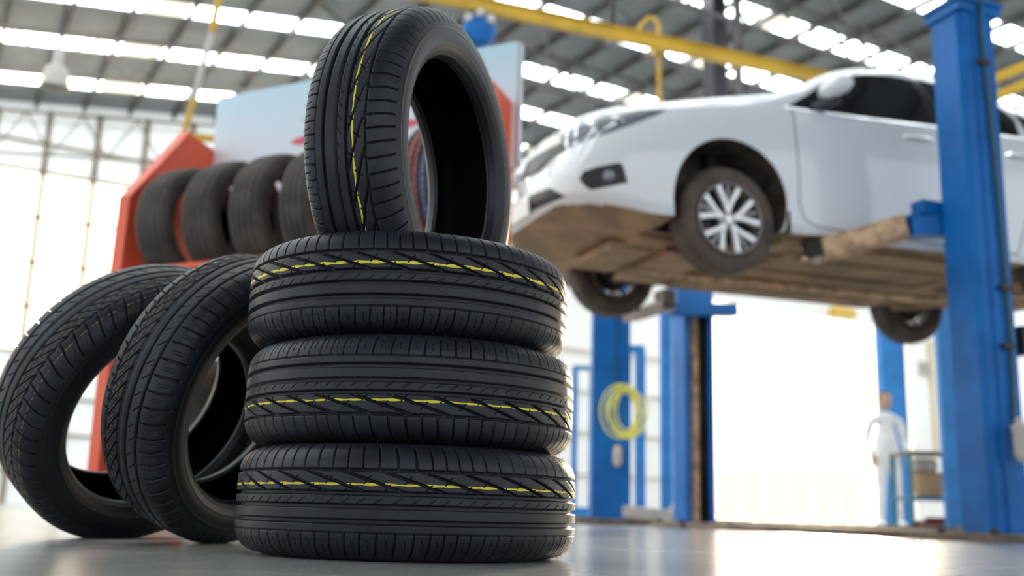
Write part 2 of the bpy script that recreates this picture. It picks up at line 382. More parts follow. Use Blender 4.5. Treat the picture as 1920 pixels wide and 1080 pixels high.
# headboard
b = MB(); hb = 1.70
pl = [(0, hb), (RLn-.03, hb), (RLn, hb+.03), (RLn, ZT-.03), (RLn-.03, ZT), (.42, ZT), (.0, ZT-.0)]
b.prism(pl, rp(0, 0, 0), rd, zz_, -rf, .03)
hbm = grad_mat('headboard_print', (.92, .92, .96), (.60, .82, .94), 1.85, 2.33)
b.build('headboard', hbm, rack, bevel=.004)
b = MB(); b.prism([(.0, .0), (.015, .0), (.015, ZT-hb-.02), (0, ZT-hb-.02)], rp(RLn-.017, .004, hb+.01), rd, zz_, -rf, .038); b.build('headboard_edge_trim', GREYPL, rack)
# red print on the headboard
b = MB(); q = []
for k in range(40):
    a = 2*math.pi*k/40; q.append((.955+.375*math.cos(a)*(1+.08*math.cos(2*a)), 2.005+.045*math.sin(a)))
b.prism(q, rp(0, .004, 0), rd, zz_, -rf, .003); b.build('red_headboard_print', mat('red_print', (.75, .12, .16), .4), rack)
# side panels
A1 = np.array([(-.03, 0), (.60, 0), (.60, .95), (.586, 1.586), (.212, 2.066), (-.03, 2.032)])
def panel(a, th=.03):
    b = MB(); b.prism([(x, y) for x, y in A1], rp(a, 0, 0), rf, zz_, rd, th)
    for i in range(1, 5):   # folded edge flange
        p, q_ = A1[i], A1[i+1] if i < 5 else A1[0]
    b.build('side_panel', RED, rack, bevel=.003)
panel(-.02); panel(RLn-.075)
b = MB()
for i in range(1, 4):
    p, q_ = A1[i], A1[i+1]; b.bar(rp(.0, p[0], p[1]), rp(.0, q_[0], q_[1]), .07, .012, up=np.cross(q_[0]*rf+q_[1]*zz_-p[0]*rf-p[1]*zz_, rd))
b.build('edge_flange', RED, rack)
for z in (1.20, .20):
    for bb in (.13, .56):
        b = MB(); b.tube([rp(0.0, bb, z), rp(RLn-.09, bb, z)], .018, 12); b.build('support_rail', RED, rack, smooth=True)
b = MB(); b.box(rp(RLn/2-.04, .02, 1.0), (RLn-.09, .03, .10), (rd, rf, zz_)); b.build('rear_cross_bar', RED, rack); b = MB(); b.box(rp(RLn/2-.04, .02, 1.66), (RLn-.09, .03, .10), (rd, rf, zz_)); b.build('rear_cross_bar', RED, rack)
# rack tyres: coarser ribbed tread
def depth3(s, t):
    d = np.zeros_like(s+t); mx_ = lambda v: np.maximum(d, v); p = LC/64
    for c in (.046, .016, -.012, -.042): d = mx_(groove(s-c, .009, .002)*.009)
    d = mx_(groove(wrap(t, p), .005, .003)*(seg(s, .044, .095)+seg(s, -.095, -.044))*.005)
    d = mx_(groove(wrap(t+s*.6, p), .003, .003)*seg(s, -.04, .042)*.003)
    return d
TREAD3 = make_tread('tread', depth3, 640, 90, RUBBRN)
CAS3 = CASING.copy(); CAS3.materials[0] = RUBBRN
def rack_tyre(a, bb, z, sc, label, spin, wide=1.08, extra=()):
    t = empty('tyre', (0, 0, 0), label, 'tyre', 'tyres in a row on the red rack')
    t.matrix_world = basis(rloc(a, bb, z), rd, spin, sc) @ Matrix.Diagonal((1, 1, wide, 1))
    link('tread', TREAD3, t); link('sidewalls', CAS3, t)
    for nm, me in extra: link(nm, me, t)
RTS = 1.05; ctz = 1.12+.225
names = ['leftmost tyre of the row on the red rack, beside its side panel', 'second tyre from the left on the red rack', 'third tyre from the left on the red rack',
         'fourth tyre from the left on the rack, half hidden by the standing tyre']
for k in range(4): rack_tyre(.235+k*.292, .345, 1.455, RTS, names[k], .3*k)
ex = [('red_marking_line', make_line('red_marking_line', depth3, -.027, .012, .0006, REDS, 3, N=640)), ('red_marking_line', make_line('red_marking_line', depth3, -.004, .014, .0006, REDS, 4, N=640)),
      ('blue_marking_line', make_line('blue_marking_line', depth3, .034, .011, .0006, BLUS, 5, N=640))]
rack_tyre(1.715, .27, 1.50, 1.12, 'rack tyre with red and blue stripes, seen through the standing tyre', 0, 1.08, ex)
for k in range(3): rack_tyre(.235+k*.292, .345, .455, RTS, ['leftmost tyre on the lower level of the red rack', 'second tyre on the lower level of the red rack', 'third tyre on the lower level of the red rack'][k], .2)

# ------------------------------------------------------------------ THE HALL
UD = np.array([math.sin(math.radians(60)), .5, 0]); VD = np.array([-.5, math.sin(math.radians(60)), 0]); ZD = np.array([0, 0, 1.])
def W(u, v, z): return UD*u+VD*v+ZD*z
RZ = 10.0; U0 = 8.68; KL = .135; VW = 25.2
def roofz(u): return RZ-KL*max(0, U0-u)
def onwall(px, py, v=VW):
    d = ray(px, py); t = v/(d@VD); q = CAM+d*t; return q@UD, q[2]
UA, UB, VA = -14.0, 48.0, -9.0
b = MB(); b.box(W((UA+UB)/2, (VW+VA)/2, -.1), (UB-UA, VW-VA, .2), (UD, VD, ZD)); struct(b.build('floor', FLOORM), 'polished grey epoxy floor')
b = MB(); b.box(W(30, 70, -.25), (160, 89.4, .3), (UD, VD, ZD)); struct(b.build('ground', GROUT), 'bright concrete yard outside the doorway')
# roof sheets between skylight strips
SKV = [5.4, 7.65, 9.9, 12.15, 14.35, 16.55, 19.15, 21.40, 23.70]; SKW = .60
edges = [VA]
for v in SKV: edges += [v-SKW/2, v+SKW/2]
edges.append(VW)
b = MB()
for i in range(0, len(edges), 2):
    v0, v1 = edges[i], edges[i+1]; nn = 1
    for (ua, ub) in ((UA, U0), (U0, UB)):
        P = [W(ua, v0, roofz(ua)), W(ub, v0, roofz(ub)), W(ub, v1, roofz(ub)), W(ua, v1, roofz(ua))]
        b.hexa(P+[p+ZD*.05 for p in P])
struct(b.build('ceiling', ROOFM), 'grey metal sheet roof')
# corrugation ribs of the sheets, one mesh with the roof structure
b = MB()
for i, v in enumerate(SKV):
    b = MB()
    for (ua, ub, mi) in ((UA, 2.9, 0), (2.9, 3.7, 1), (3.7, U0, 0), (U0, 13.9, 0), (13.9, 14.5, 1), (14.5, UB, 0)):
        P = [W(ua, v-SKW/2, roofz(ua)), W(ub, v-SKW/2, roofz(ub)), W(ub, v+SKW/2, roofz(ub)), W(ua, v+SKW/2, roofz(ua))]
        b.hexa([p+ZD*.01 for p in P]+[p+ZD*.03 for p in P], mi)
    struct(b.build('window_%d' % (i+1), [SKY, SKYOLD]), 'white skylight strip in the roof')
ti = [0]
def trim(b, m_, lab, **k):
    ti[0] += 1; return struct(b.build('trim_%d' % ti[0], m_, **k), lab)
u = UA+.4
while u < UB:
    z = roofz(u)-.13; b = MB(); b.box(W(u, (VA+VW)/2, z+.05), (.035, VW-VA, .12), (UD, VD, ZD)); b.box(W(u+.025, (VA+VW)/2, z-.01), (.05, VW-VA, .012), (UD, VD, ZD))
    trim(b, PURL, 'dark roof purlin'); u += 1.02
# rafters along the slope and lattice girders below
def girder(v, ua, ub, zt, hgt, step, m_, lab, r=.035):
    b = MB(); n = int(abs(ub-ua)/step)
    for i in range(n):
        u0 = ua+(ub-ua)*i/n; u1 = ua+(ub-ua)*(i+1)/n; um = (u0+u1)/2
        b.bar(W(u0, v, zt(u0)), W(u1, v, zt(u1)), r*1.6, r*1.6); b.bar(W(u0, v, zt(u0)-hgt), W(u1, v, zt(u1)-hgt), r*1.6, r*1.6)
        b.bar(W(u0, v, zt(u0)), W(um, v, zt(um)-hgt), r, r); b.bar(W(um, v, zt(um)-hgt), W(u1, v, zt(u1)), r, r)
    return trim(b, m_, lab)
girder(VW-.35, UA, U0, lambda u: roofz(u)-.35, 1.0, 1.15, TRUSS, 'lattice girder along the top of the wall')
girder(20.2, UA, U0+3, lambda u: roofz(u)-.30, .8, 1.3, TRUSS, 'lattice girder below the roof', .03)
girder(17.7, U0+.5, UB, lambda u: roofz(u)-.30, .75, 1.3, PURL, 'dark lattice girder below the roof', .04)
girder(22.6, U0+.5, UB, lambda u: roofz(u)-.30, .75, 1.3, PURL, 'dark lattice girder below the roof', .04)
girder(13.2, U0+.5, UB, lambda u: roofz(u)-.30, .75, 1.3, PURL, 'dark lattice girder below the roof', .04)
# back wall: left translucent part, right white part with tall doorway
DU0, _ = onwall(1322, 800); DU1, _ = onwall(1712, 800); DH = 7.0; US = 10.0
def wallpart(name, ua, ub, z0, z1, m_, lab, th=.12):
    b = MB()
    P = [W(ua, VW, z0), W(ub, VW, z0), W(ub, VW+th, z0), W(ua, VW+th, z0), W(ua, VW, z1 if z1 < 8.5 else roofz(ua)), W(ub, VW, z1 if z1 < 8.5 else roofz(ub)),
         W(ub, VW+th, z1 if z1 < 8.5 else roofz(ub)), W(ua, VW+th, z1 if z1 < 8.5 else roofz(ua))]
    b.hexa(P); return struct(b.build(name, m_), lab)
wallpart('wall_back_lower', UA, US, 0, 3.3, WALLL, 'lower wall sheets with a weak added glow')
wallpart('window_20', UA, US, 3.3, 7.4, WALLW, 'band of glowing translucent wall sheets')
b = MB()
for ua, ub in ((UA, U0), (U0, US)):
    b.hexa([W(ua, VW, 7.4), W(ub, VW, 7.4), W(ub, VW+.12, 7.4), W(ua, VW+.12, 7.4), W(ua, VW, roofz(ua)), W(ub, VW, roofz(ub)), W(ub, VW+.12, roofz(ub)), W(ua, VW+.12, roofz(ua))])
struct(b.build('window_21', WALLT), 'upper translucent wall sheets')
wallpart('wall_back', US, DU0, 0, RZ, WALLB, 'white back wall left of the doorway')
wallpart('wall_back_right', DU1, UB, 0, RZ, WALLB, 'white back wall right of the doorway')
wallpart('wall_back_header', DU0, DU1, DH, RZ, WALLB, 'white wall above the doorway')
k = 0; u = 2.04-1.08*14
POSTM = mat('tan_wall_post', (.25, .19, .13), .6, var=.15)
while u < US:
    if u > UA:
        b = MB(); b.box(W(u, VW-.05, roofz(u)/2-.1), (.11, .09, roofz(u)-.2), (UD, VD, ZD)); trim(b, POSTM, 'tan wall post')
    u += 1.08
for z in (.7, 1.5, 2.3, 3.3, 4.3, 5.3, 6.35, 7.4, 8.1):
    b = MB(); b.box(W((UA+US)/2, VW-.07, z), (US-UA, .05, .06), (UD, VD, ZD)); trim(b, POSTM, 'horizontal wall rail')
for z in (1.2, 2.4, 3.6, 4.8):
    b = MB(); b.box(W((US+DU0)/2, VW-.04, z), (DU0-US, .04, .07), (UD, VD, ZD)); trim(b, mat('beige_rail', (.55, .48, .38), .6), 'horizontal beige wall rail')
for (ua, ub) in ((DU0-.15, DU0+.02), (DU1-.02, DU1+.15)):
    b = MB(); b.box(W((ua+ub)/2, VW, DH/2), (ub-ua, .2, DH), (UD, VD, ZD)); trim(b, WALLB, 'doorway jamb')
# small grey window and pipe on the wall to the right of the doorway
def wbox(px0, py0, px1, py1, m_, th, name, lab, cat, v=VW):
    u0, z1 = onwall(px0, py0, v); u1, z0 = onwall(px1, py1, v)
    b = MB(); b.box(W((u0+u1)/2, v-th/2, (z0+z1)/2), (u1-u0, th, z1-z0), (UD, VD, ZD)); o = b.build(name, m_)
    if cat: tag(o, lab, cat)
    return o
wbox(1722, 678, 1744, 704, mat('grey_vent', (.35, .34, .30), .6), .08, 'wall_vent', 'small grey square vent high on the white wall by the doorway', 'vent')
wbox(1744, 640, 1751, 850, mat('ochre_pipe', (.62, .50, .30), .6), .10, 'wall_pipe', 'ochre vertical pipe on the wall right of the doorway', 'pipe')

# hanging bell lamp
pL = atY(104, 150, 12.0)
lamp = empty('bell_lamp', tuple(pL), 'white bell shaped lamp hanging below the roof at upper left', 'lamp')
rr_ = .165
b = MB(); b.lathe([(.045, .20), (.075, .19), (.115, .16), (.140, .10), (.150, .02), (.175, -.10), (.165, -.10), (.142, .0), (.130, .09), (.10, .15), (.04, .17)], n=32, closed=True); b.build('lamp_shade', LAMPW, lamp, smooth=True)
b = MB(); b.lathe([(.01, .42), (.055, .40), (.06, .24), (.045, .19)], n=20); b.build('ballast_housing', GREYPL, lamp, smooth=True)
ul = pL@UD; b = MB(); b.tube([(0, 0, .4), (0, 0, roofz(ul)-pL[2]-.1)], .012, 8); b.build('suspension_rod', DARKST, lamp)
b = MB(); b.lathe([(.01, .13), (.04, .12), (.05, .03), (.035, -.03), (.005, -.05)], n=16); b.build('bulb', WHITEC, lamp, smooth=True)

# diagonal yellow and grey jib at left
p0 = atY(424, -60, 8.6); p1 = atY(384, 110, 8.6); p2 = atY(352, 225, 8.6); p3 = atY(345, 246, 8.6)
jib = empty('crane_jib', tuple(p3), 'slanting yellow and grey jib pole above the red rack', 'crane jib')
b = MB(); b.tube([p0-p3, atY(403, 30, 8.6)-p3, atY(398, 60, 8.6)-p3], .030, 12); b.build('yellow_section', YBEAM, jib, smooth=True)
b = MB(); b.tube([atY(398, 60, 8.62)-p3, p1-p3, atY(364, 185, 8.62)-p3], .027, 12); b.build('grey_section', GREYPL, jib, smooth=True)
b = MB(); b.tube([atY(364, 185, 8.6)-p3, p2-p3, (0, 0, 0)], .026, 12); b.build('yellow_section', YBEAM, jib, smooth=True)
b = MB(); q0 = atY(424, -60, 8.6); b.tube([q0-p3, q0-p3+np.array([.3, 0, 3.2])], .03, 10); b.build('hanger', DARKST, jib)
sb_ = atY(470, 268, 8.95); b = MB(); b.bar(atY(350, 256, 8.75), sb_, .05, .055); b.bar(sb_, sb_*[1, 1, 0], .07, .07, up=(0, 1, 0))
tag(b.build('crane_stand', YBEAM), 'yellow steel stand behind the red rack', 'stand')

# yellow overhead crane beam with hoist
ya = atZ(700, -22, 5.6); yb = atZ(1495, 145, 5.6); yd = yb-ya; yd /= np.linalg.norm(yd); ya2 = ya-yd*6; yb2 = yb+yd*9
crane = empty('crane_beam', tuple(ya), 'long yellow overhead crane beam below the roof', 'crane beam')
b = MB(); b.bar(ya2-ya, yb2-ya, .10, .012); b.bar(ya2-ya+ZD*.15, yb2-ya+ZD*.15, .10, .012); b.bar(ya2-ya+ZD*.075, yb2-ya+ZD*.075, .05, .15); b.build('beam', YBEAM, crane)
for k, q in enumerate((-.6, 2.9, 14)):
    b = MB(); P = ya+yd*q; b.bar(P-ya+ZD*.15, P-ya+ZD*(roofz(P@UD)-P[2]-.2), .05, .05, up=(0, 1, 0)); b.build('hanger_rod', DARKST, crane)
hx = atZ(893, 35, 5.5)
tH = (hx-ya)@yd; hp = ya+yd*tH
hoist = empty('chain_hoist', tuple(hp), 'round blue hoist hanging under the yellow crane beam', 'hoist')
b = MB(); b.lathe([(.02, -.11), (.16, -.10), (.19, -.06), (.19, .06), (.16, .10), (.02, .11)], o=(.03, -.0, -.26), ax=(.2, -1, .1), n=28); b.build('drum_housing', BLUE, hoist, smooth=True)
for k in range(3):
    a = math.radians(35+52*k); b = MB(); b.lathe([(.01, -.04), (.045, -.035), (.045, .035), (.01, .04)], o=(.03+.16*math.cos(a), -.1, -.26+.17*math.sin(a)), ax=(.2, -1, .1), n=14); b.build('grey_pulley', GREYPL, hoist, smooth=True)
b = MB(); b.bar((0, 0, -.0), (0, 0, -.2), .05, .05, up=(0, 1, 0)); b.build('trolley_hook', DARKST, hoist)
# yellow gooseneck pipe hung on the beam
gx = atZ(1234, 185, 5.0)
gY = 12.1
gp = [atY(1194, 62, gY), atY(1203, 46, gY), atY(1215, 34, gY), atY(1226, 34, gY), atY(1234, 46, gY), atY(1235, 100, gY), atY(1237, 260, gY)]
b = MB(); b.tube([g-ya for g in gp], .028, 12); b.build('gooseneck_pipe', YBEAM, crane, smooth=True)
gc = atY(1235, 92, gY)-ya; b = MB(); b.box(gc, (.14, .16, .14), (yd, np.cross(ZD, yd), ZD)); b.build('pipe_clamp', YBEAM, crane)
# dark steel post on a bracket beam, slim post beside it
pz = atY(1338, 0, 18.4); pl_ = np.array([pz[0], pz[1], 0])
b = MB(); b.box((pl_[0], pl_[1], 7.6), (.33, .33, 4.6), (UD, VD, ZD)); b.bar(pl_+ZD*5.3, W(pl_@UD, VW, 5.3), .3, .4)
struct(b.build('trim_90', mat('charcoal_steel_post', (.028, .028, .036), .5)), 'charcoal steel roof post')
pz = atY(1382, 0, 18.0); b = MB(); b.box((pz[0], pz[1], 7.9), (.12, .12, 4.0), (UD, VD, ZD)); b.bar((pz[0], pz[1], 5.95), (pl_[0], pl_[1], 5.95), .1, .1)
struct(b.build('trim_91', PURL), 'slim steel roof post')
for (x0, y0, x1, y1) in ((1535, -30, 1655, 140), (1130, -20, 1290, 150), (1010, 60, 1120, 220), (560, -30, 660, 60)):
    b = MB(); b.bar(atZ(x0, y0, 9.55), atZ(x1, y1, 9.55), .05, .05); trim(b, PURL, 'diagonal roof bracing rod')
# yellow beams at the right edge
for k, (y0, y1, lab) in enumerate(((160, 118, 'upper yellow steel beam behind the blue lift column at right edge'), (196, 150, 'lower yellow steel beam behind the blue lift column at right edge'))):
    A_ = atY(1835, y0, 11.0); B_ = atY(1990, y1-22, 10.5); b = MB(); b.bar(A_-(B_-A_)*.2, B_+(B_-A_)*1.5, .06, .10); tag(b.build('steel_beam', YBEAM), lab, 'beam')

# ------------------------------------------------------------------ THE CAR
yaw, pit, rol = 1.2055, .0094, .0034
ca = np.array([math.sin(yaw)*math.cos(pit), math.cos(yaw)*math.cos(pit), math.sin(pit)]); n0 = np.array([math.cos(yaw), -math.sin(yaw), 0.])
cu = np.cross(ca, n0); cu *= np.sign(cu[2]); cn = math.cos(rol)*n0+math.sin(rol)*cu; cu = -math.sin(rol)*n0+math.cos(rol)*cu
CO = np.array([.9448, 6.4573, 1.8512])
CM = Matrix(((ca[0], -cn[0], cu[0], CO[0]), (ca[1], -cn[1], cu[1], CO[1]), (ca[2], -cn[2], cu[2], CO[2]), (0, 0, 0, 1)))
car = empty('car', (0, 0, 0), 'white four-door saloon car raised on the blue lift', 'car'); car.matrix_world = CM
CMI = np.array(CM.inverted())
def hermite(xs, ys):
    xs = np.array(xs, float); ys = np.array(ys, float); h = np.diff(xs); dl = np.diff(ys)/h; m_ = np.zeros(len(xs)); m_[0] = dl[0]; m_[-1] = dl[-1]
    for i in range(1, len(xs)-1):
        if dl[i-1]*dl[i] > 0: m_[i] = 3*(h[i-1]+h[i])/((2*h[i]+h[i-1])/dl[i-1]+(h[i]+2*h[i-1])/dl[i])
    def f(x):
        i = int(min(max(np.searchsorted(xs, x)-1, 0), len(xs)-2)); t = (x-xs[i])/h[i]; t = min(max(t, 0), 1)
        return (2*t**3-3*t*t+1)*ys[i]+(t**3-2*t*t+t)*h[i]*m_[i]+(-2*t**3+3*t*t)*ys[i+1]+(t**3-t*t)*h[i]*m_[i+1]
    return f
S0, S1 = -.97, 3.52
fz_top = hermite([-.97, -.93, -.85, -.70, -.4, 0, .40, .58, .80, 1.05, 1.30, 1.6, 2.0, 2.4, 2.8, 3.1, 3.25, 3.42, 3.48, 3.52], [.24, .42, .535, .575, .63, .715, .80, .855, .995, 1.125, 1.195, 1.235, 1.225, 1.16, 1.03, .89, .845, .81, .75, .63])
fz_b = hermite([-.97, -.9, -.75, -.5, -.2, .2, .6, 1.0, 1.6, 2.4, 3.0, 3.4, 3.52], [.16, .34, .44, .50, .56, .615, .65, .677, .705, .735, .755, .73, .60])
fw_m = hermite([-.97, -.955, -.92, -.86, -.76, -.6, -.35, 0, .5, 2.2, 2.7, 3.1, 3.35, 3.48, 3.52], [.22, .36, .50, .60, .695, .775, .830, .845, .845, .845, .84, .80, .72, .60, .48])
fw_b = hermite([-.97, -.92, -.86, -.75, -.5, -.2, .3, .8, 2.4, 3.0, 3.4, 3.52], [.18, .42, .52, .61, .705, .755, .785, .79, .79, .74, .64, .44])
fw_r = hermite([-.97, -.92, -.85, -.6, -.2, .3, .56, .75, 1.0, 1.3, 2.0, 2.6, 2.9, 3.2, 3.52], [.12, .32, .42, .54, .61, .66, .68, .66, .61, .575, .565, .55, .56, .58, .36])
fz_0 = hermite([-.97, -.9, -.6, -.4, .4, 2.2, 3.0, 3.4, 3.52], [.03, -.02, -.105, -.135, -.145, -.145, -.10, -.04, .05])
def ring(s):
    zt, zb, wm, wb, wr, z0 = fz_top(s), fz_b(s), fw_m(s), fw_b(s), fw_r(s), fz_0(s)
    zt = max(zt, zb+.025); hm = zb-z0
    P = [(0, z0), (wm*.55, z0), (wm-.10, z0+.005), (wm-.035, z0+.025*min(1, hm/.3)), (wm-.012, z0+hm*.20), (wm, z0+hm*.42), (wm-.004, z0+hm*.62), (wb+(wm-wb)*.55, z0+hm*.86), (wb+.010, z0+hm*.96), (wb-.012, zb+.008),
         (wb-.012+(wr-wb)*.5+.012, zb+(zt-zb)*.50), (wr, zb+(zt-zb)*.84), (wr-.09*min(1, wr/.3), zb+(zt-zb)*.955), (wr*.45, zt-.006), (0, zt)]
    return np.array(P)
NR = 66; ST = np.concatenate([np.linspace(S0, -.80, 16, endpoint=False), np.linspace(-.80, .9, 58, endpoint=False), np.linspace(.9, 3.2, 60, endpoint=False), np.linspace(3.2, S1, 18)])
rings = []
for s in ST:
    h = smooth_poly(ring(s), NR); h[0, 0] = 0; h[-1, 0] = 0; rings.append(h)
rings = np.array(rings)
def warp(s, t, z):  # nose profile: bumper juts, bonnet edge leans back
    k = np.clip((-.45-s)/.5, 0, 1)**1.5
    return s + k*(.09*np.clip((z-.12)/.34, 0, 1)**1.2 + .10*np.clip((-.0-z)/.14, 0, 1))
V = []; n2 = 2*NR-2
for i, s in enumerate(ST):
    h = rings[i]
    loop = [(t, z) for t, z in h]+[(-t, z) for t, z in h[::-1][1:-1]]
    for t, z in loop: V.append((float(warp(s, t, z)), -t, z))
Fc = []
for i in range(len(ST)-1):
    for k in range(n2): Fc.append((i*n2+k, i*n2+(k+1) % n2, (i+1)*n2+(k+1) % n2, (i+1)*n2+k))
Fc += [tuple(range(n2))[::-1], tuple((len(ST)-1)*n2+k for k in range(n2))]
BB = MB().add(V, Fc)
body = BB.build('body', [PAINT, ARCHM, UNDER], car)
BV = BVHTree.FromPolygons([Vector(v) for v in V], Fc)
# wheel arch cut-outs
cut = MB()
for s in (0, 2.6):
    for sg in (1, -1):
        cut.lathe([(.372, -.30), (.372, .30)], o=(s, -sg*.80, -.005), ax=(0, 1, 0), n=72)
cm = cut.build('cutter', [PAINT, ARCHM], car); cm.data.polygons.foreach_set('material_index', [1]*len(cm.data.polygons))
bo = body.modifiers.new('b', 'BOOLEAN'); bo.operation = 'DIFFERENCE'; bo.object = cm; bo.solver = 'EXACT'
dg = bpy.context.evaluated_depsgraph_get(); me = bpy.data.meshes.new_from_object(body.evaluated_get(dg)); body.modifiers.clear(); body.data = me
me.polygons.foreach_set('use_smooth', [True]*len(me.polygons)); me.set_sharp_from_angle(angle=math.radians(38))
for p_ in me.polygons:
    if p_.material_index == 0 and p_.normal.z < -.93 and p_.center.z < .08: p_.material_index = 2
bpy.data.objects.remove(cm)

def cast(o, d):
    o = Vector(o); d = Vector(d).normalized(); loc, nrm, i, dist = BV.ray_cast(o, d)
    return (np.array(loc), np.array(nrm if nrm.dot(d) < 0 else -nrm)) if loc else (None, None)
CLc = np.array((CM.inverted() @ Vector(CAM)).to_tuple())
def m_px(p): d = ray(p[0], p[1]); return cast(CLc, CMI[:3, :3]@d)
def m_side(p): return cast((p[0], -3, p[1]), (0, 1, 0))
def m_top(p): return cast((p[0], p[1], 4), (0, 0, -1))
def m_front(p): return cast((-4, p[0], p[1]), (1, 0, 0))
def m_rear(p): return cast((7, p[0], p[1]), (-1, 0, 0))
def patch(name, poly, mapper, mt, step, off=.003, deep=.012, mirror=False, parent=None, rnd=0):
    poly = [np.array(p, float) for p in poly]
    if rnd:
        q = smooth_poly(np.array(poly+[poly[0]]), 80); poly = [p for p in q[:-1]]
    bd = []
    for i, p in enumerate(poly):
        q = poly[(i+1) % len(poly)]; n = max(1, int(np.linalg.norm(q-p)/step))
        for k in range(n): bd.append(p+(q-p)*k/n)
    mn = np.min(bd, 0); mxx = np.max(bd, 0); pts = [Vector(p) for p in bd]; ne = len(bd)
    B2 = np.array(bd)
    def inside(x, y):
        c = False; j = ne-1
        for i in range(ne):
            if (B2[i, 1] > y) != (B2[j, 1] > y) and x < (B2[j, 0]-B2[i, 0])*(y-B2[i, 1])/(B2[j, 1]-B2[i, 1])+B2[i, 0]: c = not c
            j = i
        return c
    for x in np.arange(mn[0]+step/2, mxx[0], step):
        for y in np.arange(mn[1]+step/2, mxx[1], step):
            if inside(x, y) and np.min(np.hypot(B2[:, 0]-x, B2[:, 1]-y)) > step*.4: pts.append(Vector((x, y)))
    vo, _, fo, *_ = delaunay_2d_cdt(pts, [(i, (i+1) % ne) for i in range(ne)], [], 1, 1e-6)
    hit = [mapper(v) for v in vo]
    b = MB(); front = []; back = []; okv = [h[0] is not None for h in hit]
    for h in hit:
        l, n = h if h[0] is not None else (np.zeros(3), np.zeros(3)); front.append(l+n*off); back.append(l-n*deep)
    N = len(front); Fs = [tuple(f) for f in fo if all(okv[i] for i in f)]
    adj = {}
    for k_, f in enumerate(Fs):
        for i in range(3): adj.setdefault(frozenset((f[i], f[(i+1) % 3])), []).append(k_)
    seen = set(); best = []
    for k0 in range(len(Fs)):
        if k0 in seen: continue
        st = [k0]; seen.add(k0); comp = []
        while st:
            k_ = st.pop(); comp.append(k_); f = Fs[k_]
            for i in range(3):
                for q in adj[frozenset((f[i], f[(i+1) % 3]))]:
                    if q not in seen: seen.add(q); st.append(q)
        if len(comp) > len(best): best = comp
    Fs = [Fs[k_] for k_ in best]; us = sorted({i for f in Fs for i in f}); mp_ = {u_: i for i, u_ in enumerate(us)}
    Fs = [tuple(mp_[i] for i in f) for f in Fs]; front = [front[i] for i in us]; back = [back[i] for i in us]; N = len(us)
    from collections import Counter
    ec = Counter(); 
    for f in Fs:
        for i in range(3): ec[(f[i], f[(i+1) % 3])] += 1
    side = [(i, j) for (i, j) in ec if (j, i) not in ec]
    FF = Fs+[tuple(i+N for i in f[::-1]) for f in Fs]+[(j, i, i+N, j+N) for i, j in side]
    b.add(front+back, FF)
    o = b.build(name, mt, parent or car, smooth=True, angle=50); r = [o]
    if mirror:
        b = MB(); b.add([p*np.array([1, -1, 1]) for p in front+back], FF); r.append(b.build(name, mt, parent or car, smooth=True, angle=50))
    return r
def bodyline(name, pts, mapper, r, mt, parent=None, n=14, off=0.0, mirror=True):
    P = smooth_poly(np.array(pts, float), n); Q = []
    for p in P:
        l, nn = mapper(p)
        if l is not None: Q.append(l+nn*off)
    for sg in ((1, -1) if mirror else (1,)):
        b = MB(); b.tube([q*np.array([1, sg, 1]) for q in Q], r, 6); b.build(name, mt, parent or car, smooth=True)
# side glass in side projection (s, z)
FG = [(.46, .672), (.60, .665), (.70, .67), (1.10, .69), (1.585, .718), (1.545, 1.085), (1.40, 1.092), (1.20, 1.065), (1.0, 1.005), (.80, .905), (.62, .775)]
RG = [(1.66, .722), (2.30, .745), (2.34, .90), (2.22, 1.05), (2.0, 1.088), (1.62, 1.098)]
QG = [(2.39, .75), (2.72, .775), (2.62, .90), (2.45, .99), (2.39, 1.02)]
patch('front_door_glass', FG, m_side, GLASSD, .04, mirror=True); patch('rear_door_glass', RG, m_side, GLASSD, .04, mirror=True); patch('quarter_glass', QG, m_side, GLASSD, .04, mirror=True)
patch('door_pillar_trim', [(1.59, .72), (1.655, .722), (1.615, 1.097), (1.55, 1.085)], m_side, BLKPL, .04, off=.002, mirror=True)
patch('windscreen', [(.64, -.60), (1.24, -.50), (1.30, -.25), (1.32, 0), (1.30, .25), (1.24, .50), (.64, .60), (.58, .3), (.56, 0), (.58, -.3)], m_top, GLASSD, .06)
patch('rear_window', [(2.45, -.47), (3.05, -.52), (3.10, 0), (3.05, .52), (2.45, .47), (2.42, 0)], m_top, GLASSD, .06)
bodyline('belt_moulding', [(.42, .655), (.7, .655), (1.1, .672), (1.6, .70), (2.4, .737), (2.75, .765)], m_side, .006, CHROME, n=30)
for sm in ([(.47, .64), (.455, .45), (.455, .20), (.46, .04), (.50, -.05), (.60, -.085)], [(.60, -.088), (1.1, -.09), (1.55, -.09)], [(1.60, .71), (1.60, .3), (1.58, .0), (1.56, -.09)], [(2.40, .74), (2.42, .45), (2.33, .32), (2.22, .15), (2.14, -.09)], [(1.6, -.09), (2.14, -.09)]):
    bodyline('door_gap', sm, m_side, .0035, BLKPL, n=24)
for s in (1.30, 2.14):
    for sg in (1, -1):
        l, n_ = m_side((s, .575)); b = MB(); P = [m_side((s+q, .575+.012*q))[0]*[1, sg, 1]+np.array([0, -sg*o_, 0]) for q, o_ in ((-.03, .0), (-.015, .03), (.05, .042), (.12, .042), (.17, .03), (.185, 0))]
        b.tube(P, .011, 8); b.build('door_handle', CHROME, car, smooth=True)
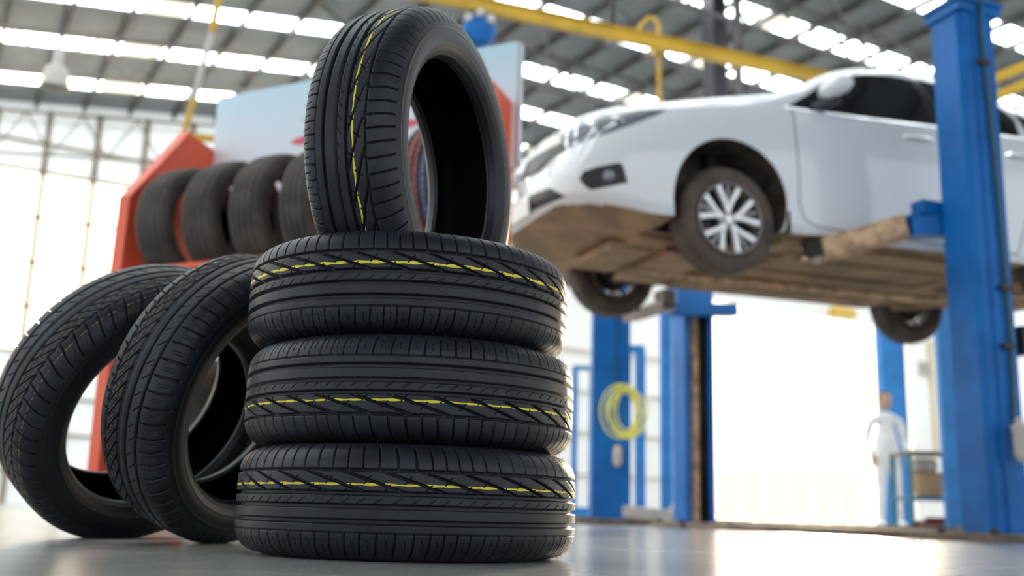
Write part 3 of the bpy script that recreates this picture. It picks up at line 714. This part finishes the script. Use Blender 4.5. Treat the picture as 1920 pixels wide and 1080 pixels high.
# mirrors
for sg in (1, -1):
    root = MB(); sh = [(.0, .0, .0), (.03, .02, .02)]
    P = np.array([(.66, .82, .745), (.67, .87, .760), (.69, .94, .770), (.71, 1.00, .775), (.72, 1.035, .775)]); R_ = [.03, .060, .068, .060, .025]
    b = MB()
    b.tube([(x, -sg*t, z) for x, t, z in P], R_, 18); mo = b.build('mirror_housing', PAINT, car, smooth=True, angle=80)
    for v in mo.data.vertices:   # flatten the back of the housing
        v.co.z = .765+(v.co.z-.765)*.85; v.co.x = min(v.co.x, .735)
    b = MB(); b.prism([(.03, -.055), (.16, -.06), (.17, .045), (.04, .05)], (.736, -sg*.83, .768), (0, -sg, 0), (0, 0, 1), (1, 0, 0), .006); b.build('mirror_glass', GLASSD, mo)
    b = MB(); b.bar((.66, -sg*.74, .69), (.73, -sg*.90, .715), .07, .05); b.build('mirror_arm', BLKPL, mo, bevel=.01)
# headlamp, grille, fog light recess, lower intake: outlines seen on the left front corner, mirrored to the right
def pxm(name, poly, mt, off=.003, mirror=True, parent=None, rnd=0, step=7): return patch(name, poly, m_px, mt, step, off, mirror=mirror, parent=parent, rnd=rnd)
HLp = [(1050, 262), (1066, 246), (1100, 232), (1150, 218), (1200, 208), (1252, 205), (1232, 216), (1190, 232), (1150, 246), (1100, 262), (1072, 276), (1056, 280)]
h1 = pxm('headlamp', HLp, LAMPG)
for o, sg in zip(h1, (1, -1)):
    for (cx, cy, r_, m_) in ((1072, 264, 9, ALLOYG), (1072, 264, 5, BLKPL), (1098, 249, 7, LAMPD), (1126, 241, 8, LAMPD), (1160, 229, 6, LAMPD)):
        l, n_ = m_px((cx, cy)); q = r_/330.
        if l is not None:
            b = MB(); b.lathe([(.001, .0), (q, .0), (q*.9, .010+(.004 if m_ is BLKPL else 0)), (.001, .012+(.004 if m_ is BLKPL else 0))], o=l*[1, sg, 1], ax=n_*[1, sg, 1], n=20); b.build('lamp_projector', m_, o, smooth=True)
    b = None
for sg in (1, -1):
    Q = [m_px(p) for p in smooth_poly(np.array([(1082, 262), (1092, 246), (1130, 232), (1180, 219), (1215, 211)]), 16)]
    b = MB(); b.tube([(l+n_*.008)*[1, sg, 1] for l, n_ in Q if l is not None], .007, 6); b.build('daytime_light_strip', GREYPL, h1[0] if sg == 1 else h1[1], smooth=True)
pxm('upper_grille', [(969, 331), (988, 326), (1003, 301), (1030, 287), (1055, 274), (1062, 278), (1036, 296), (1021, 311), (1008, 324), (971, 343)], BLKPL, off=.012, step=5)
pxm('chrome_grille_wing', [(999, 283), (1030, 263), (1056, 252), (1057, 270), (1030, 284), (1003, 299)], mat('satin_grille_bar', (.55, .55, .50), .3, .3), off=.018, step=5)
patch('grille_emblem', [(979+13*math.cos(a_), 311+20*math.sin(a_)) for a_ in np.linspace(0, 2*math.pi, 16, endpoint=False)], m_px, mat('satin_chrome', (.5, .51, .53), .3, .7), 5, off=.024)
FGp = [(1086, 336), (1094, 322), (1120, 313), (1162, 305), (1168, 310), (1177, 342), (1140, 350), (1108, 356), (1098, 350)]
f1 = pxm('fog_lamp_recess', FGp, BLKPL, step=5)
for o, sg in zip(f1, (1, -1)):
    l, n_ = m_px((1142, 330)); b = MB(); b.lathe([(.001, .002), (.034, .004), (.030, .016), (.001, .012)], o=l*[1, sg, 1], ax=n_*[1, sg, 1], n=24); b.build('fog_lamp', LAMPG, o, smooth=True)
pxm('lower_intake', [(972, 412), (984, 383), (988, 369), (1010, 360), (1032, 353), (1060, 368), (1030, 381), (1006, 392)], BLKPL, step=5)
# badge and number plate at the centre of the nose
l, n_ = m_front((0, .17))
b = MB(); b.prism([(-.05, -.04), (.05, -.04), (.065, .035), (.05, .05), (-.05, .05), (-.065, .035)], l-np.array([.02, 0, 0]), (0, 1, 0), (0, 0, 1), (1, 0, 0), .03); b.build('chrome_badge', CHROME, car, bevel=.008)
l, n_ = m_front((0, .03)); b = MB(); b.box(l-np.array([.012, 0, 0]), (.012, .34, .11)); b.build('number_plate', mat('blank_white_plate', (.75, .76, .78), .4), car, bevel=.003)
# wheel: tyre, rim, spokes
def wheel_tyre():
    b = MB(); P = []
    for c, r in fullS[::10]: P.append((.206+(r-.203)*1.13, c*1.02))
    P += [(.206, .03), (.206, -.03)]
    b.lathe(P, n=96, closed=True); return b
wt = wheel_tyre().build('wheel', RUBCAR, None, smooth=True, angle=60); WT = wt.data; bpy.data.objects.remove(wt)
def mk(b, name, m_, **k): o = b.build(name, m_, None, **k); me = o.data; bpy.data.objects.remove(o); return me
b = MB(); b.lathe([(.213, .092), (.206, .098), (.200, .090), (.196, .07), (.185, .05), (.180, -.085), (.205, -.095), (.2065, .06)], n=72, closed=True); RIMm = mk(b, 'rim_barrel', RIMD, smooth=True)
b = MB(); b.lathe([(.214, .0915), (.211, .098), (.2045, .099), (.1995, .092), (.204, .0885)], n=72, closed=True); LIPm = mk(b, 'rim_lip', ALLOYG, smooth=True)
b = MB(); b.lathe([(.001, .072), (.045, .070), (.060, .060), (.062, .035), (.001, .03)], n=32); HUBm = mk(b, 'hub', ALLOYG, smooth=True)
b = MB(); b.lathe([(.001, .083), (.026, .081), (.032, .074), (.032, .065), (.001, .065)], n=24); CAPm = mk(b, 'hub_cap', ALLOY, smooth=True)
b = MB(); b.lathe([(.001, .010), (.135, .010), (.135, -.012), (.001, -.012)], n=40); DISCm = mk(b, 'brake_disc', DARKST, smooth=True)
def spoke(sgn):
    cl = [(.040, 7), (.075, 9), (.105, 12.5), (.135, 16), (.165, 18.5), (.190, 19.5), (.203, 19.5)]; wd = [.018, .024, .028, .031, .033, .036, .036]
    b = MB(); L = []; P = []
    for (r, a), w_ in zip(cl, wd):
        a = math.radians(a*sgn); P.append(np.array([r*math.cos(a), r*math.sin(a)]))
    P = smooth_poly(np.array(P), 14); wd = np.interp(np.linspace(0, 1, 14), np.linspace(0, 1, 7), wd)
    V = []; Fc = []
    for i, p in enumerate(P):
        d = P[min(i+1, 13)]-P[max(i-1, 0)]; d /= np.linalg.norm(d); nn = np.array([-d[1], d[0]]); h = .074+.014*(i/13)
        for w_, z in ((-.5, h-.028), (-.5, h-.004), (-.38, h), (.38, h), (.5, h-.004), (.5, h-.028)): q = p+nn*wd[i]*w_; V.append((q[0], q[1], z))
    for i in range(13):
        for k in range(6): Fc.append((i*6+k, i*6+(k+1) % 6, (i+1)*6+(k+1) % 6, (i+1)*6+k))
    Fc += [tuple(range(6)), tuple(13*6+k for k in range(6))]
    return b.add(V, Fc)
SPm = [mk(spoke(s), 'spoke', ALLOY, smooth=True, angle=30) for s in (1, -1)]
b = MB(); b.bar((.035, 0, .058), (.198, 0, .066), .016, .022); GSm = mk(b, 'inner_spoke', ALLOYG)
def wheel(s, sg, z, outer):
    wq = bpy.data.objects.new('wheel', WT); COL.objects.link(wq); wq.parent = car
    wq.matrix_local = Matrix.Translation((s, -sg*.715, z)) @ Matrix.Rotation(math.radians(90)*sg, 4, 'X') @ Matrix.Rotation(math.radians(90 if sg > 0 else -80), 4, 'Z')
    for nm, me in (('rim_barrel', RIMm), ('rim_lip', LIPm), ('hub', HUBm), ('hub_cap', CAPm), ('brake_disc', DISCm)): link(nm, me, wq)
    for k in range(5):
        for nm, me in (('spoke', SPm[0]), ('spoke', SPm[1]), ('inner_spoke', GSm)):
            o = link(nm, me, wq); o.rotation_euler = (0, 0, 2*math.pi*k/5)
for s in (0, 2.6):
    for sg in (1, -1): wheel(s, sg, -.10, True)
# underbody
b = MB(); pl = [(-.40, -.44), (.40, -.44), (.42, -.70), (2.18, -.70), (2.2, -.44), (3.0, -.44), (3.02, -.62), (3.3, -.6), (3.3, .6), (3.02, .62), (3.0, .44), (2.2, .44), (2.18, .70), (.42, .70), (.40, .44), (-.40, .44)]
b.prism(pl, (0, 0, -.175), (1, 0, 0), (0, 1, 0), (0, 0, 1), .055); b.build('undertray', UNDER, car, bevel=.015)
b = MB(); b.hexa([(-.80, -.40, .01), (-.80, .40, .01), (-.40, .66, -.155), (-.40, -.66, -.155), (-.80, -.40, .06), (-.80, .40, .06), (-.40, .66, -.10), (-.40, -.66, -.10)]); b.build('front_splash_shield', UNDER, car, bevel=.01)
b = MB()
for t in (-.42, .42): b.box((1.3, t, -.180), (2.0, .07, .03)); 
b.box((1.3, 0, -.185), (2.2, .22, .03)); b.box((.62, 0, -.182), (.10, 1.1, .02)); b.box((2.0, 0, -.182), (.12, 1.1, .02)); b.build('chassis_rails', UNDER, car, bevel=.01)
b = MB(); b.box((.02, 0, -.20), (.34, .80, .07)); b.box((-.35, 0, -.18), (.30, .55, .05)); b.build('front_subframe', UNDER, car, bevel=.015)
b = MB(); b.tube([(-.1, .1, -.21), (.4, .1, -.23), (1.5, .1, -.22), (2.2, .05, -.22), (2.5, -.1, -.2), (2.9, -.35, -.18)], .028, 10); b.build('exhaust_pipe', RUST, car, smooth=True)
b = MB(); b.lathe([(.02, -.25), (.10, -.22), (.10, .22), (.02, .25)], o=(3.05, .2, -.12), ax=(0, 1, 0), n=20); b.build('muffler', RUST, car, smooth=True)
b = MB(); b.tube([(2.35, -.6, -.15), (2.55, -.55, -.14), (2.58, 0, -.14), (2.55, .55, -.14), (2.35, .6, -.15)], .045, 10); b.build('rear_axle_beam', UNDER, car, smooth=True)
for sg in (1, -1):
    b = MB(); b.bar((.10, -sg*.35, -.20), (.0, -sg*.62, -.20), .10, .03); b.bar((-.15, -sg*.35, -.20), (.0, -sg*.62, -.20), .05, .03); b.build('control_arm', DARKST, car, bevel=.006)
    b = MB(); b.tube([(.02, -sg*.60, -.12), (.04, -sg*.56, .15), (.05, -sg*.52, .36)], [.03, .035, .05], 12); b.build('suspension_strut', DARKST, car, smooth=True)
    for s in (0, 2.6):
        b = MB(); b.lathe([(.001, -.03), (.10, -.03), (.10, .03), (.001, .03)], o=(s, -sg*.64, -.10), ax=(0, 1, 0), n=24); b.build('brake_hub', DARKST, car, smooth=True)
    b = MB(); b.tube([(2.62, -sg*.55, -.12), (2.64, -sg*.50, .25)], .035, 10); b.build('rear_damper', DARKST, car, smooth=True)
    # splash guard behind the front wheel
    b = MB(); b.box((.385, -sg*.73, -.06), (.02, .20, .17)); b.build('mud_flap', ARCHM, car)

# ------------------------------------------------------------------ LIFTS
a2 = np.array([math.sin(yaw), math.cos(yaw), 0]); n2_ = np.array([math.cos(yaw), -math.sin(yaw), 0]); C2 = CO*[1, 1, 0]
def G(s, t, z): return C2+a2*s+n2_*t+ZD*z
def two_post_lift(name, label, colN, colF, Hc, colm, parts_arm=True):
    lf = empty(name, tuple(G(colN[0], colN[1], 0)), label, 'car lift'); o0 = np.array(lf.location)
    for (s, t), sd in ((colN, 1), (colF, -1)):
        hw, hd, th = .135, .11, .012
        # C-section open towards the car
        prof = [(-hw, -hd), (-hw, hd-.03), (-hw+.03, hd), (-.055, hd), (-.045, hd+.018), (.045, hd+.018), (.055, hd), (hw-.03, hd), (hw, hd-.03), (hw, -hd), (hw-.05, -hd), (hw-.05, -hd+th), (hw-th, -hd+th), (hw-th, hd-.035),
                (hw-.035, hd-th), (-hw+.035, hd-th), (-hw+th, hd-.035), (-hw+th, -hd+th), (-hw+.05, -hd+th), (-hw+.05, -hd)]
        b = MB(); b.prism(prof, G(s, t, .03)-o0, a2, n2_*sd, ZD, Hc-.03); b.build('column', colm, lf)
        b = MB(); b.box(G(s, t, Hc+.012)-o0, (.34, .29, .028), (a2, n2_, ZD)); b.box(G(s, t, Hc-.03)-o0, (.31, .26, .05), (a2, n2_, ZD)); b.build('top_plate', colm, lf, bevel=.004)
        b = MB(); b.box(G(s, t, .018)-o0, (.52, .46, .035), (a2, n2_, ZD)); b.build('base_plate', CONC, lf, bevel=.004)
        for i in (-1, 1):
            for j in (-1, 1):
                b = MB(); b.lathe([(.001, .0), (.022, 0), (.022, .03), (.001, .034)], o=G(s+i*.21, t+j*.18, .035)-o0, n=6); b.build('anchor_bolt', DARKST, lf)
        b = MB(); b.tube([G(s+.0, t-sd*.02, .05)-o0, G(s+.0, t-sd*.02, 1.72)-o0], .042, 14); b.build('hydraulic_cylinder', RUST, lf, smooth=True)
        b = MB(); b.box(G(s, t-sd*.02, 1.95)-o0, (.17, .15, .46), (a2, n2_, ZD)); b.build('carriage', colm, lf)
        for q in (-.085, .085): b = MB(); b.box(G(s+q, t+sd*.03, Hc/2)-o0, (.05, .10, Hc-.1), (a2, n2_, ZD)); b.build('greasy_guide_rail', mat('greasy_brown_steel', (.07, .045, .03), .45, .3, var=.3, vscale=4), lf)
    return lf, o0
N_ = (1.22, 1.40); F_ = (1.22, -1.66)
lift, lo = two_post_lift('two_post_lift', 'blue two-post lift holding up the white car, its near column at right', N_, F_, 3.0, BLUE)
def T(px, py, t):  # point on a vertical plane t of the car frame
    d = ray(px, py); k = ((CO-CAM)@n2_+t)/(d@n2_); return CAM+d*k
# near front arm: blue inner arm, rusty sliding tube, pad
Pi = G(1.13, 1.22, 0)+ZD*T(1745, 422, 1.22)[2]; Pm = T(1703, 424, 1.16); Pe = T(1548, 469, .80)
b = MB(); b.bar(Pi+(Pi-Pm)*.2-lo, Pm-lo, .12, .13); b.hexa([Pi-lo+a2*x+n2_*y+ZD*z for z, y in ((.05, 0), (.13, 0)) for x, y in ((-.16, -.05), (.05, -.05), (.05, .05), (-.16, .05))]); b.build('swing_arm', BLUE, lift, bevel=.005)
dd = (Pe-Pm); dd /= np.linalg.norm(dd); sx = np.cross(dd, ZD); sx /= np.linalg.norm(sx); sz = np.cross(sx, dd)
b = MB(); th = .012
for cx, cz, wx, wz in ((0, .055, .12, th), (0, -.055, .12, th), (.054, 0, th, .098), (-.054, 0, th, .098)):
    c = (Pm+Pe)/2+sx*cx+sz*cz-lo; b.box(c, (np.linalg.norm(Pe-Pm), wx, wz), (dd, sx, sz))
b.build('sliding_arm_tube', RUST, lift)
b = MB(); b.box(Pe+dd*.05-lo+ZD*.0, (.10, .13, .09), (dd, sx, sz)); b.lathe([(.02, -.02), (.055, -.02), (.055, .0), (.035, .0), (.035, .05), (.05, .05), (.05, .075), (.001, .075)], o=Pe+dd*.10-lo, n=20); b.build('lifting_pad', DARKST, lift, bevel=.004)
b = MB(); b.bar(Pi-lo+a2*.12, G(2.0, .72, 0)+ZD*(Pi[2]-.02)-lo, .12, .12); b.build('swing_arm', BLUE, lift)
b = MB(); b.lathe([(.05, -.02), (.055, .0), (.035, .0), (.035, .05), (.05, .05), (.05, .075), (.001, .075)], o=G(2.0, .72, 0)+ZD*(Pi[2]+.02)-lo, n=20); b.build('lifting_pad', DARKST, lift)
# far side arms
zc = T(1290, 580, -1.45)[2]
b = MB(); b.bar(T(1252, 580, -1.43)-lo, T(1378, 582, -1.43)-lo, .10, .10); b.bar(T(1262, 556, -1.5)-lo, T(1318, 556, -1.5)-lo, .16, .26); b.build('swing_arm', BLUE, lift, bevel=.004)
b = MB(); b.bar(T(1250, 572, -1.38)-lo, T(1180, 592, -1.05)-lo, .12, .09); b.build('sliding_arm_tube', mat('grey_worn_arm', (.36, .32, .28), .6, .1, var=.2), lift)
b = MB(); b.box(T(1246, 562, -1.3)-lo, (.10, .16, .14), (a2, n2_, ZD)); b.build('arm_bracket', DARKST, lift, bevel=.004)
b = MB(); b.lathe([(.05, 0), (.035, 0), (.035, .06), (.05, .08), (.001, .08)], o=T(1190, 580, -1.0)-lo, n=16); b.build('lifting_pad', DARKST, lift)
# floor plate between the columns
b = MB(); b.box(G(1.22, -.13, .022)-lo, (.42, 3.4, .042), (a2, n2_, ZD)); b.build('floor_cover', CONC, lift, bevel=.006)
# green conduit on the near column with clips, filter bottle
cx = T(1842, 60, 1.535); 
pts = [T(x, y, 1.535) for x, y in ((1834, -14), (1836, 60), (1850, 180), (1862, 300), (1874, 430), (1886, 560), (1893, 650), (1899, 790))]
pts = [G(*( (p-C2)@a2, 1.545, p[2])) for p in pts]
b = MB(); b.tube([p-lo for p in pts], .010, 8); cond = b.build('hose_conduit', GREENH, lift, smooth=True)
for x, y in ((1848, 118), (1889, 540), (1895, 650)):
    p = T(x, y, 1.54); b = MB(); b.box(p-lo-a2*.02, (.07, .035, .03), (a2, n2_, ZD)); b.build('hose_clip', DARKST, lift)
p = T(1905, 830, 1.56); b = MB(); b.lathe([(.004, .13), (.02, .125), (.022, .095), (.042, .085), (.042, .06), (.036, .05), (.036, -.06), (.028, -.085), (.012, -.10), (.001, -.11)], n=24)
bt = b.build('air_filter_bottle', GREYPL, None, smooth=True, angle=50); bt.location = p+n2_*.03; tag(bt, 'pale bottle-shaped air filter hanging on the near blue lift column', 'filter')
b = MB(); b.box(T(1912, 640, 1.45)-lo, (.05, .10, .16), (a2, n2_, ZD)); b.build('lock_lever', DARKST, lift, bevel=.006)

# second lift further left: one visible column and its neighbour frames
def far_col(px, wpx, base_y, Y, top_z, m_, name, label, cat, base=True):
    q = atY(px, base_y, Y); hw = wpx/1950*Y/2
    e = empty(name, (q[0], q[1], 0), label, cat)
    prof = [(-hw, -hw*.7), (hw, -hw*.7), (hw, hw*.7), (hw*.4, hw*.9), (-hw*.4, hw*.9), (-hw, hw*.7)]
    b = MB(); b.prism(prof, (0, 0, .03), (1, 0, 0), (0, 1, 0), (0, 0, 1), top_z); b.build('column', m_, e)
    if base: b = MB(); b.box((0, 0, .03), (hw*3.4, hw*3, .05)); b.build('base_plate', CONC, e, bevel=.005)
    return e, q
e, q = far_col(1142, 70, 975, 9.6, 2.75, BLUE, 'lift_column', 'blue lift column with the yellow hose coil, behind the tyre stack', 'lift column')
b = MB(); b.box((0, 0, 2.80), (.42, .36, .05)); b.build('top_plate', BLUE, e)
b = MB(); b.bar((.1, -.3, .12), (.62, -.5, .08), .12, .10); b.build('resting_arm', mat('grey_arm_steel', (.40, .37, .33), .6, .1, var=.2), e, bevel=.01)
b = MB(); b.lathe([(.001, 0), (.06, 0), (.06, .05), (.03, .06), (.03, .1), (.001, .1)], o=(.52, -.47, .10), n=16); b.build('lifting_pad', GREYPL, e, smooth=True)
b = MB(); b.tube([(.05, -.14, 2.6), (.045, -.14, 1.6), (.05, -.14, .95)], .008, 8); b.build('control_cable', GREENH, e)
b = MB(); b.lathe([(.01, .10), (.03, .09), (.04, .05), (.04, -.06), (.02, -.09), (.001, -.09)], o=(.055, -.16, .60), n=16); b.build('control_pendant', mat('tan_pendant', (.62, .50, .42), .5), e, smooth=True)
# yellow hose coil
hc = atY(1169, 773, 9.2); random.seed(3); pts = []
for k in range(7*36):
    a = 2*math.pi*k/36; lp = k/36.; r1 = .135+.045*math.sin(lp*2.1); r2 = .205+.03*math.cos(lp*1.7)
    pts.append((r1*math.cos(a)+.035*math.sin(lp*1.3), -.02-.012*lp+.01*math.sin(a*2), r2*math.sin(a)+.015*math.sin(lp*2.5)))
b = MB(); b.tube(pts, .008, 6); hz = b.build('hose_coil', YHOSE, None, smooth=True); hz.location = hc; tag(hz, 'coil of bright yellow air hose hanging on a blue lift column', 'hose')
b = MB(); b.tube([hc+[0, 0, .20], hc+[0, .12, .21], (q[0]+.06, q[1]-.1, hc[2]+.21)], .012, 8); b.build('hose_hook', DARKST, None); h_ = bpy.context.scene.objects['hose_hook']; h_.parent = hz; h_.matrix_parent_inverse = Matrix.Translation(-Vector(hc))
# blue frames around it
def frame(px0, px1, ytop, Y, name, label, r=.05):
    A_ = atY(px0, 960, Y); B_ = atY(px1, 960, Y); zt = atY((px0+px1)/2, ytop, Y)[2]
    e = empty(name, (A_[0], A_[1], 0), label, 'stand'); L = B_[0]-A_[0]
    for x in (0, L): b = MB(); b.box((x, 0, zt/2), (r*1.3, r*1.3, zt)); b.build('upright', BLUE2, e)
    b = MB(); b.box((L/2, 0, zt), (L+r, r, r)); b.build('top_bar', BLUE2, e)
    b = MB(); b.box((L/2, 0, .10), (L+r*2, .25, .12)); b.build('base_box', BLUE2, e)
    return e
frame(1075, 1108, 690, 12.2, 'steel_frame', 'thin blue steel frame between the tyre stack and the hose column')
frame(1172, 1200, 655, 12.6, 'steel_frame', 'blue steel frame just right of the yellow hose coil', .09)
e, q = far_col(1250, 22, 968, 12.6, 2.5, BLUE2, 'lift_column', 'narrow blue column just left of the far lift column', 'lift column')
e, q = far_col(1685, 46, 985, 15.5, 3.2, BLUE2, 'lift_column', 'pale sunlit blue column in the bright doorway', 'lift column')
e, q = far_col(1790, 26, 1000, 9.0, 2.45, BLUE2, 'lift_column', 'blue column partly hidden behind the near lift column', 'lift column')

# low steel plates and kerbs on the floor in the middle distance
K0 = atZ(1085, 985, 0); 
b = MB(); b.box((1.3, 9.9, .035), (1.9, .35, .07)); tag(b.build('floor_plate', CONC, bevel=.01), 'low brown base plate at the foot of the hose column', 'plate')
b = MB(); b.bar((1.95, 8.9, .03), (7.2, 8.75, .03), .30, .06); tag(b.build('floor_rail', CONC, bevel=.01), 'long low brown rail across the floor in front of the doorway', 'rail')

# tool cart with things on it
cq = atY(1752, 985, 9.4); cart = empty('tool_cart', (cq[0], cq[1], 0), 'blue steel tool cart with two shelves by the doorway', 'cart')
TEAL = mat('teal_blue_cart_paint', (.04, .22, .34), .5)
def czz(py): return atY(1752, py, 9.4)[2]
for x in (-.27, .27):
    for y in (-.2, .2): b = MB(); b.box((x, y, czz(855)/2+.03), (.035, .035, czz(855))); b.build('leg', TEAL, cart)
for py, nm in ((852, 'top_tray'), (936, 'lower_shelf')): b = MB(); b.box((0, 0, czz(py)), (.58, .44, .03)); b.build(nm, TEAL if nm != 'top_tray' else mat('brown_tray', (.32, .24, .17), .6), cart, bevel=.005)
for x in (-.25, .25): b = MB(); b.lathe([(.001, -.02), (.05, -.02), (.05, .02), (.001, .02)], o=(x, -.2, .05), ax=(1, 0, 0), n=16); b.build('castor', DARKST, cart)
zs = czz(936)+.015
bk = MB(); bk.lathe([(.001, 0), (.115, 0), (.14, .20), (.146, .20), (.146, .215), (.135, .215), (.13, .03), (.001, .03)], n=28); o = bk.build('bucket', BROWNB, None, smooth=True, angle=40); o.location = (cq[0]-.05, cq[1]-.03, zs); tag(o, 'tan plastic bucket on the lower shelf of the blue cart', 'bucket')
b = MB(); b.box((0, 0, .06), (.22, .20, .12)); o = b.build('cloth_bag', BEIGE, None, bevel=.04); o.location = (cq[0]-.07, cq[1]+.0, zs+.217); tag(o, 'cream cloth bundle lying on top of the tan bucket', 'cloth')
b = MB(); b.lathe([(.001, 0), (.055, 0), (.06, .02), (.06, .20), (.025, .25), (.022, .29), (.001, .29)], n=20); o = b.build('bottle', GREENP, None, smooth=True); o.location = (cq[0]+.18, cq[1]-.05, zs); tag(o, 'green plastic bottle standing beside the tan bucket', 'bottle')
b = MB(); b.box((0, 0, .055), (.36, .26, .11)); b.box((0, 0, .125), (.2, .04, .03)); o = b.build('toolbox', mat('dark_red_box', (.22, .07, .05), .5), None, bevel=.015); o.location = (cq[0]+.02, cq[1], .0); tag(o, 'dark reddish toolbox on the floor under the blue cart', 'toolbox')

# row of pale panels far out in the doorway
for k in range(6):
    x0 = 1345+k*46; A_ = atY(x0, 945, 19.5); B_ = atY(x0+40, 945, 19.5); zt = atY(x0, 884, 19.5)[2]
    e = empty('barrier_panel', ((A_[0]+B_[0])/2, 19.5, 0), 'low pale barrier panel standing in the bright doorway', 'barrier', 'row of barrier panels')
    L = B_[0]-A_[0]; b = MB(); b.box((0, 0, zt/2+.06), (L, .05, zt-.12)); b.build('panel', PALEBOX, e, bevel=.01)
    for sg in (-1, 1): b = MB(); b.box((sg*L*.4, 0, .03), (.06, .35, .06)); b.build('foot', PALEBOX, e)

# person in white in the doorway
def person():
    Y = 13.5; c = atY(1668, 960, Y); e = None
    J = {'pel': (0, 0, .93), 'ch': (0, .01, 1.18), 'nk': (0, 0, 1.42), 'hd': (0, -.02, 1.50), 'hl': (-.09, 0, .90), 'kl': (-.10, -.03, .50), 'al': (-.11, .02, .09), 'tl': (-.12, -.13, .04),
         'hr': (.09, 0, .90), 'kr': (.12, .02, .50), 'ar': (.14, .04, .09), 'tr': (.16, -.10, .04), 'sl': (-.18, 0, 1.37), 'el': (-.25, .02, 1.12), 'wl': (-.22, -.12, .92), 'sr': (.18, 0, 1.37), 'er': (.25, .03, 1.12), 'wr': (.24, -.10, .90)}
    R_ = {'pel': .14, 'ch': .15, 'nk': .06, 'hd': .055, 'hl': .095, 'kl': .065, 'al': .05, 'tl': .04, 'hr': .095, 'kr': .065, 'ar': .05, 'tr': .04, 'sl': .065, 'el': .048, 'wl': .035, 'sr': .065, 'er': .048, 'wr': .035}
    E_ = [('pel', 'ch'), ('ch', 'nk'), ('nk', 'hd'), ('pel', 'hl'), ('hl', 'kl'), ('kl', 'al'), ('al', 'tl'), ('pel', 'hr'), ('hr', 'kr'), ('kr', 'ar'), ('ar', 'tr'), ('nk', 'sl'), ('sl', 'el'), ('el', 'wl'), ('nk', 'sr'), ('sr', 'er'), ('er', 'wr')]
    ks = list(J); me = bpy.data.meshes.new('person'); me.from_pydata([J[k] for k in ks], [(ks.index(a), ks.index(b)) for a, b in E_], [])
    o = bpy.data.objects.new('person', me); COL.objects.link(o); o.location = (c[0], c[1], 0)
    sk = o.modifiers.new('skin', 'SKIN'); sk.use_smooth_shade = True
    for i, k in enumerate(ks): me.skin_vertices[0].data[i].radius = (R_[k], R_[k]*.8) if k in ('pel', 'ch') else (R_[k], R_[k])
    me.skin_vertices[0].data[0].use_root = True
    sb = o.modifiers.new('sub', 'SUBSURF'); sb.levels = 2; sb.render_levels = 2; me.materials.append(WHITEC)
    tag(o, 'person in white overalls standing in the bright doorway', 'person')
    b = MB(); b.lathe([(.001, -.115), (.04, -.11), (.065, -.07), (.078, -.02), (.083, .04), (.072, .09), (.04, .12), (.001, .127)], o=(0, -.02, 1.62), n=24); b.build('head', SKIN, o, smooth=True)
    b = MB(); b.lathe([(.088, .0), (.088, .05), (.076, .10), (.042, .13), (.001, .137)], o=(0, -.008, 1.62), n=24); b.build('hair', HAIR, o, smooth=True)
    b = MB(); b.lathe([(.001, .02), (.012, .0), (.001, -.025)], o=(0, -.105, 1.61), n=8); b.build('nose', SKIN, o)
    for sg, wk in ((-1, 'wl'), (1, 'wr')):
        w_ = np.array(J[wk]); b = MB(); b.tube([w_+[0, 0, .02], w_+[0, -.01, -.03], w_+[0, -.02, -.08]], [.024, .04, .03], 8)
        for k, L in enumerate((.07, .08, .075, .06)): b.tube([w_+[(-.027+.018*k), -.02, -.07], w_+[(-.03+.020*k), -.03, -.07-L*.6], w_+[(-.03+.020*k), -.045, -.07-L]], [.009, .0085, .006], 6)
        b.tube([w_+[-sg*.03, -.02, -.03], w_+[-sg*.05, -.035, -.07], w_+[-sg*.05, -.045, -.095]], [.011, .010, .007], 6); b.build('hand', SKIN, o, smooth=True)
        b = MB(); f = np.array(J['al' if sg < 0 else 'ar']); b.hexa([f*[1, 1, 0]+np.array(p) for p in ((-.05, .09, 0), (.05, .09, 0), (.055, -.19, 0), (-.055, -.19, 0), (-.04, .07, .09), (.04, .07, .09), (.04, -.15, .05), (-.04, -.15, .05))]); b.build('shoe', GREYPL, o, bevel=.02)
person()
# yellow vehicle boom seen under the car, in the doorway
hu, hz_ = onwall(1580, 586, 24.8); b = MB(); b.box(W(hu, 24.8, hz_), (1.0, .3, .30), (UD, VD, ZD)); b.box(W(hu+.2, 25.0, (hz_+DH+.2)/2), (.1, .1, DH+.2-hz_), (UD, VD, ZD)); b.box(W(hu+.2, 24.98, hz_), (.1, .3, .1), (UD, VD, ZD)); tag(b.build('hanging_hoist', YBEAM), 'yellow hoist hanging in the doorway below the car', 'hoist')
